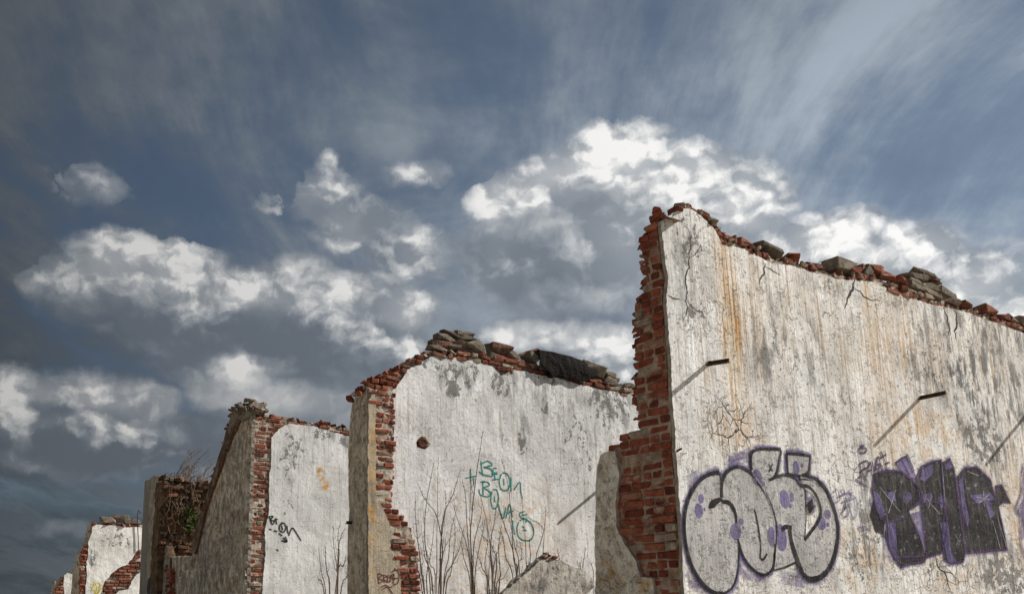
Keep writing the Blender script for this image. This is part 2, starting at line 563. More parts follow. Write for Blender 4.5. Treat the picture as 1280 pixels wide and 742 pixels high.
def tr(pts, axis, plane):
    """photograph outline -> outline (u, z) on the plane"""
    r = []
    for (x, y) in pts:
        p = on_y(x, y, plane) if axis == 'y' else on_x(x, y, plane)
        r.append(((p.x if axis == 'y' else p.y), p.z))
    return r


def ragged(pts, amp, step, seed, keep=lambda u, z: False):
    """subdivide an outline and roughen it"""
    out = []
    n = len(pts)
    for i in range(n):
        a, b = Vector(pts[i]), Vector(pts[(i + 1) % n])
        L = (b - a).length
        k = max(1, int(L / step)) if not (a.y < 0.4 and b.y < 0.4) else 1
        k = min(k, 160)
        nr = Vector((b.y - a.y, a.x - b.x)).normalized() if L > 1e-6 else Vector((0, 0))
        for j in range(k):
            p = a.lerp(b, j / k)
            q = Vector((p.x * 5.0 + seed * 7.3, p.y * 5.0, seed))
            d = mnoise.noise(q) * 1.0 + mnoise.noise(q * 3.1) * 0.6 + mnoise.noise(q * 8.0) * 0.45
            if keep(p.x, p.y) or p.y < 0.3:
                d = 0
            out.append((p.x + nr.x * d * amp, max(0.0, p.y + nr.y * d * amp)))
    return out


def slab(name, pts, axis, plane, thick, mat, parent, amp=0.012, step=0.035, seed=1.0, edge=None, chamfer=0.012, keep=lambda u, z: False):
    """closed plate with a ragged outline: front at `plane`, running back by `thick` (+Y or +X)"""
    back = ragged(pts, amp, step, seed, keep)
    rng = random.Random(seed * 13)
    n = len(back)
    cx = sum(p[0] for p in back) / n
    cz = sum(p[1] for p in back) / n
    front = []
    for i, p in enumerate(back):
        a, c = Vector(back[i - 1]), Vector(back[(i + 1) % n])
        t = c - a
        nr = Vector((t.y, -t.x)).normalized() if t.length > 1e-6 else Vector((0, 0))
        k = chamfer * rng.uniform(0.0, 1.0)
        front.append((p[0] + nr.x * k * ORI(back), p[1] + nr.y * k * ORI(back)) if p[1] > 0.01 else p)
    bm = bmesh.new()

    def mk(u, z, d):
        return bm.verts.new((u, plane + d, z) if axis == 'y' else (plane + d, u, z))
    fv = [mk(u, z, 0.0) for u, z in front]
    bv = [mk(u, z, thick) for u, z in back]
    cap_faces(bm, front, lambda u, z: mk(u, z, 0.0))
    caps = cap_faces(bm, back, lambda u, z: mk(u, z, thick))
    sides = []
    for i in range(n):
        j = (i + 1) % n
        try:
            sides.append(bm.faces.new((fv[j], fv[i], bv[i], bv[j])))
        except ValueError:
            pass
    if edge:
        for f in sides + caps:
            f.material_index = 1
    bmesh.ops.remove_doubles(bm, verts=bm.verts[:], dist=1e-5)
    bmesh.ops.recalc_face_normals(bm, faces=bm.faces[:])
    me = bpy.data.meshes.new(name)
    bm.to_mesh(me)
    bm.free()
    me.materials.append(mat)
    if edge:
        me.materials.append(edge)
    return link(name, me, None, parent)


def cap_faces(bm, pts, mk2):
    vs, es, fs, *_ = delaunay_2d_cdt([Vector(p) for p in pts], [(i, (i + 1) % len(pts)) for i in range(len(pts))], [], 1, 1e-6)
    nv = [mk2(v.x, v.y) for v in vs]
    out = []
    for f in fs:
        try:
            out.append(bm.faces.new([nv[i] for i in f]))
        except ValueError:
            pass
    return out


def ORI(pts):
    a = 0.0
    for i in range(len(pts)):
        p, q = pts[i], pts[(i + 1) % len(pts)]
        a += p[0] * q[1] - q[0] * p[1]
    return -1.0 if a > 0 else 1.0


CH = 0.076      # height of one brick course


def brick_mesh(L, D, H, seed):
    rng = random.Random(seed)
    bm = bmesh.new()
    bmesh.ops.create_cube(bm, size=1.0)
    for v in bm.verts:
        v.co = Vector((v.co.x * L, v.co.y * D, v.co.z * H))
        if rng.random() < 0.35:
            v.co *= rng.uniform(0.80, 0.95)
    bmesh.ops.bevel(bm, geom=bm.edges[:], offset=0.011, segments=1, affect='EDGES', profile=0.5)
    for v in bm.verts:
        v.co += Vector((rng.uniform(-1, 1), rng.uniform(-1, 1), rng.uniform(-1, 1))) * 0.0050
    bmesh.ops.triangulate(bm, faces=bm.faces[:])
    me = bpy.data.meshes.new('brick')
    bm.to_mesh(me)
    bm.free()
    return me


BRICKS = {}


def bricks_for(mat):
    if mat.name not in BRICKS:
        d = {}
        for kind, L in (('s', 0.238), ('b', 0.165), ('h', 0.112)):
            d[kind] = []
            for i in range(6):
                me = brick_mesh(L, 0.115, CH - 0.013, hash_(kind, i))
                me.materials.append(mat)
                d[kind].append((me, L))
        BRICKS[mat.name] = d
    return BRICKS[mat.name]


def hash_(k, i):
    return {'s': 100, 'b': 200, 'h': 300}[k] + i * 7


def inside_spans(poly, z):
    xs = []
    n = len(poly)
    for i in range(n):
        (x0, z0), (x1, z1) = poly[i], poly[(i + 1) % n]
        if (z0 <= z) != (z1 <= z):
            xs.append(x0 + (z - z0) / (z1 - z0) * (x1 - x0))
    xs.sort()
    return [(xs[i], xs[i + 1]) for i in range(0, len(xs) - 1, 2)]


def in_poly(poly, u, z):
    return any(a <= u <= b for a, b in inside_spans(poly, z))


def courses(parent, poly, axis, plane, mat, seed=0, proud=0.0, wild=0.02, missing=0.04, tilt=2.0, holes=(), lo=0.5, headers=0.35, ragged_ends=0.0, limit=300, count=None, wave=0.0):
    """lay bricks course by course inside an outline; every brick is a child of its wall"""
    rng = random.Random(seed)
    lib = bricks_for(mat)
    zs = [p[1] for p in poly]
    z0, z1 = max(min(zs), lo), max(zs)
    k = int(z0 / CH)
    made = []
    while k * CH < z1:
        zc = (k + 0.5) * CH
        for (a, b) in inside_spans(poly, zc):
            a += rng.uniform(-1, 1) * ragged_ends
            b += rng.uniform(-1, 1) * ragged_ends
            p = a
            if k % 2:
                first = min(b - a, 0.118 + rng.uniform(-.01, .01))
            else:
                first = None
            while b - p > 0.035:
                L = first if first else (0.12 if rng.random() < headers else 0.247)
                first = None
                if p + L > b - 0.04:
                    L = b - p
                    if L > 0.30:
                        L = 0.16
                c = p + L / 2
                p += L
                if any(in_poly(h, c, zc) for h in holes) or rng.random() < missing or len(made) >= limit:
                    continue
                kind = 's' if L > 0.2 else ('b' if L > 0.138 else 'h')
                me, mL = lib[kind][rng.randrange(6)]
                o = bpy.data.objects.new('brick', me)
                COL.objects.link(o)
                er = mnoise.noise(Vector((c * 3.0, zc * 3.0, seed))) * wild + rng.uniform(-1, 1) * wild * 0.7
                depth = proud + er
                zz = zc + wave * mnoise.noise(Vector((c * 1.3, zc * 0.7, seed + 5.0)))
                T = math.radians(tilt)
                rx, ry, rz = (rng.uniform(-T, T) for _ in range(3))
                if axis == 'y':
                    o.location = (c, plane + 0.0575 - depth, zz)
                    o.rotation_euler = (rx, ry, rz)
                else:
                    o.location = (plane + 0.0575 - depth, c, zz)
                    o.rotation_euler = (rx, ry, rz + math.pi / 2 * (1 if rng.random() < .5 else -1))
                o.scale = ((L - 0.012) / mL, 1.0, 1.0)
                o.parent = parent
                o.matrix_parent_inverse = parent.matrix_world.inverted()
                made.append(o)
        k += 1
    return made


def rock_mesh(name, sx, sy, sz, seed, mat, n=16):
    rng = random.Random(seed)
    bm = bmesh.new()
    for i in range(n):
        v = Vector((rng.uniform(-1, 1), rng.uniform(-1, 1), rng.uniform(-1, 1)))
        v = Vector([max(-0.5, min(0.5, c * 0.72)) for c in v])
        bm.verts.new((v.x * sx, v.y * sy, v.z * sz))
    r = bmesh.ops.convex_hull(bm, input=bm.verts[:])
    bmesh.ops.delete(bm, geom=[g for g in r['geom_interior'] if isinstance(g, bmesh.types.BMVert)], context='VERTS')
    bmesh.ops.bevel(bm, geom=bm.edges[:], offset=min(sx, sy, sz) * 0.05, segments=1, affect='EDGES', profile=0.6)
    bmesh.ops.recalc_face_normals(bm, faces=bm.faces[:])
    bmesh.ops.triangulate(bm, faces=bm.faces[:])
    me = bpy.data.meshes.new(name)
    bm.to_mesh(me)
    bm.free()
    me.materials.append(mat)
    return me


def smooth_line(pts, sub=6, closed=False):
    n = len(pts)
    if n < 3:
        return [Vector(p) for p in pts]
    out = []
    rng = range(n if closed else n - 1)
    for i in rng:
        g = (lambda k: Vector(pts[k % n])) if closed else (lambda k: Vector(pts[max(0, min(n - 1, k))]))
        p0, p1, p2, p3 = g(i - 1), g(i), g(i + 1), g(i + 2)
        for j in range(sub):
            t = j / sub
            out.append(0.5 * ((2 * p1) + (p2 - p0) * t + (2 * p0 - 5 * p1 + 4 * p2 - p3) * t * t + (3 * p1 - p0 - 3 * p2 + p3) * t ** 3))
    if not closed:
        out.append(Vector(pts[-1]))
    return out


class Decal:
    """strokes and fills of paint lying on a wall, drawn in the wall's own (u, z) plane"""

    def __init__(self, axis, plane, lift):
        self.axis, self.plane, self.lift = axis, plane, lift
        self.bm = bmesh.new()
        self.k = 0

    def pt(self, px):
        p = on_y(px[0], px[1], self.plane) if self.axis == 'y' else on_x(px[0], px[1], self.plane)
        return Vector(((p.x if self.axis == 'y' else p.y), p.z))

    def v(self, q):
        d = self.plane - self.lift - 0.00004 * (self.k % 12)
        return self.bm.verts.new((q.x, d, q.y) if self.axis == 'y' else (d, q.x, q.y))

    def stroke(self, pts, w=3.0, smooth=True, closed=False, taper=0.0):
        """w in pixels of the photograph"""
        self.k += 1
        q = smooth_line(pts, 6, closed) if smooth else [Vector(p) for p in pts]
        if closed:
            q = q + [q[0]]
        wp = [self.pt(p) for p in q]
        pxm = (self.pt((pts[0][0] + 10, pts[0][1])) - self.pt(pts[0])).length / 10
        hw = w * 0.5 * pxm
        rng = random.Random(self.k)
        L, R = [], []
        for i, p in enumerate(wp):
            a, b = wp[max(0, i - 1)], wp[min(len(wp) - 1, i + 1)]
            t = (b - a)
            nrm = Vector((-t.y, t.x)).normalized() if t.length > 1e-7 else Vector((0, 1))
            f = i / max(1, len(wp) - 1)
            k = hw * (1 - taper * abs(2 * f - 1)) * rng.uniform(0.86, 1.10)
            L.append(self.v(p + nrm * k))
            R.append(self.v(p - nrm * k))
        for i in range(len(wp) - 1):
            self.bm.faces.new((L[i], L[i + 1], R[i + 1], R[i]))

    def fill(self, pts, smooth=True):
        self.k += 1
        q = smooth_line(pts, 5, True) if smooth else [Vector(p) for p in pts]
        cap_faces(self.bm, [self.pt(p) for p in q], lambda u, z: self.v(Vector((u, z))))

    def ellipse(self, c, rx, ry, rot=0.0):
        r = math.radians(rot)
        pts = []
        for i in range(12):
            a = i * math.pi / 6
            x, y = rx * math.cos(a), ry * math.sin(a)
            pts.append((c[0] + x * math.cos(r) - y * math.sin(r), c[1] + x * math.sin(r) + y * math.cos(r)))
        self.fill(pts, True)

    def build(self, name, mat, parent):
        bmesh.ops.recalc_face_normals(self.bm, faces=self.bm.faces[:])
        me = bpy.data.meshes.new(name)
        self.bm.to_mesh(me)
        self.bm.free()
        return link(name, me, mat, parent)


def tube(bm, pts, r0, r1, seg=5):
    rings = []
    for i, p in enumerate(pts):
        a, b = pts[max(0, i - 1)], pts[min(len(pts) - 1, i + 1)]
        t = (b - a).normalized()
        s = t.cross(Vector((0.31, 0.95, 0.05))).normalized()
        w = t.cross(s)
        r = r0 + (r1 - r0) * i / (len(pts) - 1)
        rings.append([bm.verts.new(p + (s * math.cos(k * 2 * math.pi / seg) + w * math.sin(k * 2 * math.pi / seg)) * r) for k in range(seg)])
    for i in range(len(rings) - 1):
        for k in range(seg):
            bm.faces.new((rings[i][k], rings[i][(k + 1) % seg], rings[i + 1][(k + 1) % seg], rings[i + 1][k]))
    bm.faces.new(list(reversed(rings[0])))
    bm.faces.new(rings[-1])


def mesh_of(name, bm, mat, parent=None):
    me = bpy.data.meshes.new(name)
    bm.to_mesh(me)
    bm.free()
    me.materials.append(mat)
    return link(name, me, None, parent)


def z3(zx, zy, s, ox, oy):
    return (ox + zx / s, oy + zy / s)


def jag(pts, seed, amp=0.16, levels=3):
    """broken line of a crack: midpoint displacement"""
    rng = random.Random(seed)
    p = [Vector(q) for q in pts]
    for k in range(levels):
        out = []
        for a, b in zip(p, p[1:]):
            t = b - a
            out += [a, (a + b) / 2 + Vector((-t.y, t.x)) * rng.uniform(-amp, amp)]
        p = out + [p[-1]]
    return [tuple(q) for q in p]

# ------------------------------------------------------------------ layout of the row of walls
c0 = CAM + ray(855, 742) * (7.85 / FOC)
X0, Y1 = c0.x, c0.y                       # outer face of the row, front face of the first cross wall
Y2P = on_x(459.5, 742, X0).y              # broken end of the second stub
Y2 = Y2P + 0.11
Y3 = on_x(310, 742, X0).y
Y4 = on_x(207, 742, X0).y
Y5 = on_x(100, 742, X0).y
Y6 = on_x(79, 742, X0).y


def reg(axis, plane, x, y, rx, ry, a):
    """region given in photograph pixels -> (u, z, half width, half height, amount)"""
    f = on_y if axis == 'y' else on_x
    p, q, r = f(x, y, plane), f(x + rx, y, plane), f(x, y - ry, plane)
    u = (lambda v: v.x) if axis == 'y' else (lambda v: v.y)
    return (u(p), p.z, abs(u(q) - u(p)) + 1e-3, abs(r.z - p.z) + 1e-3, a)


def R(plane, *lst):
    return [reg('y', plane, *t) for t in lst]


# ground: trodden earth with brick dust, one sheet out to the horizon
def build_ground():
    bm = bmesh.new()
    bmesh.ops.create_grid(bm, x_segments=60, y_segments=60, size=900)
    for v in bm.verts:
        d = v.co.length
        v.co.z = -0.02 - 0.0 * d
    g = mesh_of('ground', bm, rough_mat('dry_earth', (0.34, 0.295, 0.235), (0.48, 0.425, 0.345), (0.28, 0.25, 0.18), 1.3, 0.05))
    g['kind'] = 'structure'


build_ground()

W1 = thing('ruined_wall', 'tallest white plastered wall with rust streaks and purple outlined graffiti', 'wall', (X0 + 2, Y1, 0), 'parallel cross walls of the ruin')
W2 = thing('ruined_wall', 'white plastered wall with green scrawled tag behind bare thin saplings', 'wall', (X0 + 1.5, Y2, 0), 'parallel cross walls of the ruin')
W3 = thing('ruined_wall', 'white wall with black scrawled tag and orange stain beside sloping grey side wall', 'wall', (X0 + 1.5, Y3, 0), 'parallel cross walls of the ruin')
W4 = thing('ruined_wall', 'low earthy brown brick wall with dry grass growing on top', 'wall', (X0 + 1.0, Y4, 0), 'parallel cross walls of the ruin')
W5 = thing('ruined_wall', 'small far white wall with yellow scribble and diagonal patch of bare brick', 'wall', (X0 + 1.0, Y5, 0), 'parallel cross walls of the ruin')
W6 = thing('ruined_wall', 'farthest sliver of white wall with brick edge behind the yellow scribbled wall', 'wall', (X0 + 0.6, Y6, 0), 'parallel cross walls of the ruin')

# ================================================================== first wall
top1 = [(826, 277), (835, 270), (849, 260), (863, 260), (881, 272), (894, 287), (903, 305), (931, 311), (962, 327), (993, 332), (1015, 340), (1049, 347), (1092, 352), (1123, 366), (1148, 375), (1179, 383), (1210, 390), (1241, 401), (1280, 416)]
left1 = [(855, 742), (852, 667), (849, 626), (847, 598), (844, 568), (843, 541), (840, 500), (838, 450), (835, 415), (833, 380), (834, 345), (830, 320)]
crest1 = [(828, 266), (851, 257), (865, 257), (884, 268), (891, 278), (905, 291), (916, 298), (932, 302), (948, 313), (970, 321), (996, 325), (1024, 335), (1060, 341), (1094, 345), (1122, 356), (1150, 366), (1182, 378), (1212, 386), (1242, 394), (1280, 405)]
t1 = tr(top1, 'y', Y1)
cr1 = tr(crest1, 'y', Y1 + 0.03)
XR = 15.5
zr_t, zr_c = t1[-1][1] + 0.02, cr1[-1][1] + 0.03
l1 = tr(left1, 'y', Y1)
poly1 = [(l1[0][0], 0.0)] + l1 + t1 + [(XR - 2.0, zr_t + 0.03), (XR, zr_t - 0.02), (XR, 0.0)]
M_P1 = plaster('whitewash_streaked', white=(0.79, 0.785, 0.775), tint=(0.58, 0.56, 0.52), grime=1.25, rust_all=0.36, flakes=1.0,
    rust=R(Y1, (1149, 520, 9, 30, 0.8), (886, 470, 7, 22, 0.6), (935, 400, 44, 120, 0.42), (1010, 390, 34, 70, 0.45), (1170, 440, 16, 60, 0.5), (912, 390, 20, 170, 1.25), (975, 380, 60, 60, 0.4), (1120, 400, 46, 70, 0.5), (1230, 430, 60, 60, 0.35), (925, 470, 22, 120, 0.5), (948, 400, 10, 110, 0.7), (1088, 400, 12, 70, 0.9), (1100, 490, 26, 90, 0.55), (1128, 410, 10, 80, 0.7), (1045, 400, 30, 110, 0.35), (1105, 545, 30, 60, 0.6), (1275, 600, 30, 120, 0.45), (905, 540, 30, 40, 0.5), (1085, 690, 10, 50, 0.5)),
    ochre=R(Y1, (1160, 545, 70, 50, 0.45), (930, 540, 30, 30, 0.4), (1250, 640, 90, 90, 0.38), (1070, 700, 60, 60, 0.34), (1120, 440, 60, 80, 0.25), (890, 720, 40, 40, 0.25), (1200, 720, 60, 40, 0.35)),
    soot=R(Y1, (1250, 420, 50, 34, 1.0), (1190, 400, 40, 22, 0.9), (1140, 385, 30, 16, 0.7), (1040, 360, 60, 12, 0.5), (1210, 480, 46, 80, 1.15), (1260, 500, 46, 80, 1.0), (1150, 450, 30, 60, 0.8), (965, 440, 32, 84, 1.0), (1020, 450, 16, 70, 0.75), (1165, 430, 40, 100, 0.75), (1230, 440, 26, 90, 1.0), (1205, 420, 18, 60, 0.9), (1235, 540, 46, 70, 1.0), (1085, 600, 16, 70, 0.8), (1090, 680, 40, 60, 0.9), (1240, 700, 50, 50, 0.9), (1270, 450, 30, 60, 0.6), (855, 340, 22, 60, 0.6), (1000, 560, 40, 60, 0.3), (1020, 730, 40, 30, 0.6)),
    patches=R(Y1, (862, 300, 22, 40, 0.75), (868, 390, 18, 50, 0.55), (990, 450, 50, 40, 0.35), (1180, 470, 60, 60, 0.55), (1230, 550, 40, 50, 0.75), (1095, 650, 30, 60, 0.75), (1075, 710, 30, 30, 0.6), (1255, 720, 40, 40, 0.9), (1150, 715, 60, 30, 0.4)),
    cracks=R(Y1, (915, 530, 42, 40, 1.0), (895, 400, 40, 40, 0.35), (1180, 720, 60, 30, 0.6), (1060, 590, 30, 20, 0.6), (1075, 690, 30, 40, 0.5)))
P1 = slab('plaster', poly1, 'y', Y1, 0.035, M_P1, W1, amp=0.010, seed=1.0, edge=M_EDGE)
core1 = [(X0 + 0.10, 0.0)] + [(X0 + 0.10, tr([(828, 280)], 'y', Y1)[0][1])] + [(u, z - 0.035) for u, z in cr1[1:]] + [(XR - 0.02, zr_c - 0.04), (XR - 0.02, 0.0)]
slab('masonry_core', core1, 'y', Y1 + 0.036, 0.25, M_MORTAR, W1, amp=0.014, step=0.05, seed=2.0)
# exposed end
sil1 = [(828, 266), (811, 270), (810, 285), (800, 296), (797, 310), (802, 324), (804, 338), (802, 352), (800, 368), (790, 382), (792, 398), (794, 419), (789, 433), (793, 447), (790, 468), (790, 500), (793, 517), (795, 537), (783, 541), (766, 551), (755, 566), (749, 580), (746, 592), (745, 626), (745, 667), (746, 742)]
s1 = tr(sil1, 'x', X0)
yE = Y1 + 0.04
end1 = [(yE, s1[0][1])] + s1 + [(s1[-1][0], 0.0), (yE, 0.0)]
patch1 = tr([(772, 563), (776, 592), (772, 626), (773, 656), (784, 680), (798, 700), (803, 721), (817, 721), (821, 742)], 'x', X0)
pl1 = tr([(764, 562), (752, 570), (748, 582), (746, 600), (745, 660), (746, 700), (745, 742)], 'x', X0)
patch_poly = list(reversed(pl1)) + patch1 + [(patch1[-1][0], 0.0), (pl1[-1][0], 0.0)]
shr = []
for i, (u, z) in enumerate(end1):
    shr.append((u - 0.035 if 0 < i < len(end1) - 1 else u, max(0, z - (0.03 if z > 0.1 else 0))))
slab('broken_end_core', shr, 'x', X0 + 0.012, 0.21, rough_mat('brick_dust_mortar', (0.24, 0.155, 0.115), (0.40, 0.33, 0.265), (0.20, 0.085, 0.058), 11.0, 0.05), W1, amp=0.020, step=0.05, seed=3.0)
M_GREY = plaster('grey_render', white=(0.74, 0.695, 0.60), axis='y', grime=0.5, flakes=0.8, tint=(0.36, 0.315, 0.25), mottle=((0.78, 0.74, 0.66), (0.42, 0.36, 0.285)), bumpd=0.05,
    ochre=[reg('x', X0, 765, 720, 20, 30, 0.8), reg('x', X0, 812, 735, 14, 20, 1.0)])
slab('outer_plaster', patch_poly, 'x', X0 - 0.020, 0.05, M_GREY, W1, amp=0.012, seed=4.0, edge=M_EDGE)
courses(W1, end1, 'x', X0, M_BRICK, seed=11, proud=0.004, wild=0.015, missing=0.02, tilt=2.0, holes=[patch_poly], lo=0.9, headers=0.45, ragged_ends=0.010, limit=170, wave=0.02)
# crest of broken brick between plaster edge and skyline
cp1 = cr1 + [(XR - 0.5, zr_c + 0.02), (XR - 0.5, zr_t - 0.03)] + [(u, z - 0.02) for u, z in reversed(t1)]
courses(W1, cp1, 'y', Y1 + 0.012, M_BRICK_WARM, seed=12, proud=0.0, wild=0.03, missing=0.25, tilt=9.0, headers=0.5, ragged_ends=0.02, limit=120, wave=0.03)


def crest_bits(parent, line, axis, plane, mat, n, seed, size=(0.06, 0.14), lift=0.0, spread=0.2, name='brick_fragment'):
    """broken pieces bedded along a wall top; parts of the wall"""
    rng = random.Random(seed)
    lib = [rock_mesh(name, 1.0, 0.8, 0.6, seed * 31 + i, mat, 14) for i in range(6)]
    for i in range(n):
        f = (i + rng.random()) / n * (len(line) - 1)
        k = min(int(f), len(line) - 2)
        a, b = Vector(line[k]), Vector(line[k + 1])
        p = a.lerp(b, f - k)
        o = bpy.data.objects.new(name, lib[rng.randrange(6)])
        COL.objects.link(o)
        s = rng.uniform(*size)
        d = rng.random() ** 1.5 * spread
        o.location = (p.x, plane + d, p.y + lift + rng.uniform(-0.3, 0.25) * s) if axis == 'y' else (plane + d, p.x, p.y + lift + rng.uniform(-0.3, 0.25) * s)
        o.rotation_euler = (rng.uniform(-.4, .4), rng.uniform(-.4, .4), rng.uniform(0, 6.3))
        o.scale = (s * rng.uniform(0.8, 1.5), s, s * rng.uniform(0.7, 1.1))
        o.parent = parent
        o.matrix_parent_inverse = parent.matrix_world.inverted()


crest_bits(W1, cr1 + [(XR - 1, zr_c)], 'y', Y1 + 0.03, M_BRICK_WARM, 90, 21, (0.05, 0.11), -0.015)
crest_bits(W1, cr1[1:] + [(XR - 1, zr_c)], 'y', Y1 + 0.02, M_RUBBLE, 40, 22, (0.04, 0.09), -0.02)
crest_bits(W1, cr1[2:] + [(XR - 1, zr_c)], 'y', Y1 + 0.01, M_MORTAR, 80, 24, (0.03, 0.08), -0.03, 0.06)
crest_bits(W1, [p for p in s1[:18]], 'x', X0 + 0.01, M_BRICK, 40, 23, (0.05, 0.10), 0.0, 0.12)


# iron bars let into the wall
def iron_bar(parent, base, direc, L, w=0.022):
    bm = bmesh.new()
    d = Vector(direc).normalized()
    s = d.cross(Vector((0, 0, 1))).normalized()
    u = s.cross(d)
    prof = [(-w, -w), (w, -w), (w, -w * 0.55), (-w * 0.55, -w * 0.55), (-w * 0.55, w), (-w, w)]      # angle iron
    a = [bm.verts.new(Vector(base) - d * 0.05 + s * p + u * q) for p, q in prof]
    b = [bm.verts.new(Vector(base) + d * L + s * p * 0.95 + u * q * 0.95) for p, q in prof]
    for i in range(6):
        j = (i + 1) % 6
        bm.faces.new((a[i], a[j], b[j], b[i]))
    bm.faces.new(list(reversed(a)))
    bm.faces.new(b)
    bmesh.ops.recalc_face_normals(bm, faces=bm.faces[:])
    return mesh_of('iron_bar', bm, M_IRON, parent)


iron_bar(W1, on_y(884, 454, Y1), (0.02, -1, -0.10), 0.22)
iron_bar(W1, on_y(1149, 497, Y1), (0.02, -1, 0.02), 0.27)
iron_bar(W1, on_y(1281, 519, Y1), (0.0, -1, 0.02), 0.30)
iron_bar(W2, on_y(757, 604, Y2), (0.0, -1, 0.0), 0.30, 0.025)
iron_bar(W2, on_x(440, 653, X0), (-1, -0.1, 0.0), 0.10, 0.02)
iron_bar(W1, on_y(846, 563, Y1), (0.1, -1, 0.3), 0.05, 0.009)

# ------------------------------------------------------------------ graffiti on the first wall
G = lambda x, y: z3(x, y, 3.5, 840, 530)
H = lambda x, y: z3(x, y, 3.5, 1040, 530)
gl = lambda f, *p: [f(*q) for q in p]
M_VIO = paint('violet_spray', (0.155, 0.125, 0.28), cover=0.80)
M_VIO_SOFT = paint('violet_overspray', (0.22, 0.18, 0.36), cover=0.42)
M_SIL = paint('silver_grey_spray', (0.46, 0.45, 0.445), cover=0.90, vary=0.16, wear=0.7)
M_BLK = paint('black_spray', (0.016, 0.015, 0.016), cover=0.95, wear=0.5)
M_BLK_WORN = paint('worn_black_spray', (0.022, 0.019, 0.022), cover=1.0, wear=0.8)
M_PURP = paint('dark_purple_spray', (0.075, 0.042, 0.11), cover=0.9, wear=0.6)
M_WHT = paint('white_spray', (0.55, 0.53, 0.57), cover=0.62)

letA = gl(G, (205, 214), (165, 217), (120, 245), (82, 300), (58, 370), (52, 450), (60, 530), (82, 610), (120, 680), (172, 730), (222, 740), (262, 712), (284, 650), (291, 560), (287, 500), (281, 430), (268, 375), (240, 340), (218, 330), (212, 270))
letB = gl(G, (214, 320), (219, 250), (242, 205), (287, 186), (332, 206), (376, 250), (412, 310), (441, 380), (455, 450), (450, 540), (441, 620), (420, 650), (390, 656), (350, 630), (312, 580), (290, 510), (280, 430), (262, 360), (236, 338))
boxA = gl(G, (346, 205), (345, 132), (372, 110), (420, 108), (472, 113), (468, 150), (452, 222), (428, 246), (400, 290))
letC = gl(G, (400, 290), (428, 242), (482, 222), (532, 235), (560, 262), (580, 300), (582, 500), (600, 560), (540, 602), (446, 636), (452, 560), (456, 450), (441, 380))
letD = gl(G, (556, 230), (622, 240), (672, 290), (706, 370), (723, 450), (716, 540), (690, 620), (650, 665), (602, 676), (570, 650), (545, 590), (522, 520), (512, 462), (560, 400), (582, 300))
boxB = gl(G, (500, 128), (550, 130), (602, 140), (596, 212), (560, 228), (506, 218))
hole = gl(G, (582, 285), (612, 305), (636, 340), (647, 380), (634, 430), (606, 470), (580, 500))

d = Decal('y', Y1, 0.0022)
for shp in (letA, letB, letD):
    d.stroke(shp, 10.0, closed=True)
for shp in (boxA, boxB):
    d.stroke(shp, 9.0, smooth=False, closed=True)
for pts in (((65, 240), (110, 215)), ((70, 270), (150, 215)), ((250, 150), (330, 130)), ((245, 170), (340, 150)), ((300, 640), (390, 690)), ((310, 660), (420, 680)), ((60, 650), (120, 720)), ((70, 690), (150, 740)), ((470, 650), (560, 670)), ((480, 680), (580, 700)), ((250, 160), (345, 110))):
    d.stroke(gl(G, *pts), 6.0, smooth=False)
d.build('graffiti_halo', M_VIO_SOFT, P1)
d = Decal('y', Y1, 0.0032)
for shp in (letA, letB, letD):
    d.stroke(shp, 6.4, closed=True)
for shp in (boxA, boxB):
    d.stroke(shp, 6.4, smooth=False, closed=True)
d.build('graffiti_halo', M_VIO, P1)
d = Decal('y', Y1, 0.0042)
d.fill(letA); d.fill(letB); d.fill(boxA, False); d.fill(letC, False); d.fill(boxB, False)
ring = letD[:10] + letD[10:12] + gl(G, (560, 490), (580, 500), (606, 470), (634, 430), (647, 380), (636, 340), (612, 305), (582, 285))
d.fill(ring, False)
d.build('graffiti_fill', M_SIL, P1)
d = Decal('y', Y1, 0.0052)
for (cx, cy, rx, ry) in ((125, 325, 12, 20), (115, 378, 18, 34), (140, 372, 5, 8), (370, 232, 22, 36), (397, 260, 8, 14), (277, 468, 25, 37), (300, 425, 12, 16), (310, 452, 4, 6), (490, 325, 20, 42), (522, 318, 10, 22), (515, 356, 8, 10), (435, 492, 20, 46), (476, 495, 24, 60), (541, 190, 14, 31), (567, 180, 7, 11), (652, 432, 20, 30), (678, 393, 15, 21), (680, 438, 7, 10), (610, 350, 16, 40)):
    d = Decal('y', Y1, 0.0052)
    d.ellipse(G(cx, cy), rx / 3.5, ry / 3.5, -6)
    d.build('paint_spot', M_VIO, P1)
d = Decal('y', Y1, 0.0062)
S = lambda pts, w, **k: d.stroke(gl(G, *pts), w, **k)
S(((207, 212), (165, 217), (120, 245), (82, 300), (58, 370), (52, 450), (60, 530), (82, 610), (120, 680), (172, 730), (222, 740)), 3.6)
S(((207, 212), (213, 260), (212, 320)), 2.0)
S(((222, 740), (262, 712), (284, 650), (291, 560), (287, 500)), 2.2)
d.fill(gl(G, (158, 360), (170, 332), (205, 320), (222, 332), (200, 345), (185, 362), (165, 368)))
S(((215, 338), (250, 345), (275, 390), (280, 432)), 4.4, taper=0.4)
S(((214, 320), (219, 250), (242, 205), (287, 186), (332, 206), (360, 232)), 3.2)
S(((370, 250), (412, 310), (441, 380), (455, 450), (450, 540), (441, 620), (420, 650), (390, 656), (350, 630), (312, 580), (288, 510)), 2.4)
S(((358, 372), (368, 410), (380, 480), (386, 540), (384, 580), (398, 590), (414, 565)), 1.9)
S(((346, 200), (345, 132), (372, 110), (420, 108), (472, 113), (468, 150), (452, 222), (422, 244)), 2.8)
S(((428, 242), (482, 222), (532, 235), (555, 265)), 2.4)
S(((420, 172), (438, 205)), 1.4); S(((438, 172), (422, 208)), 1.4)
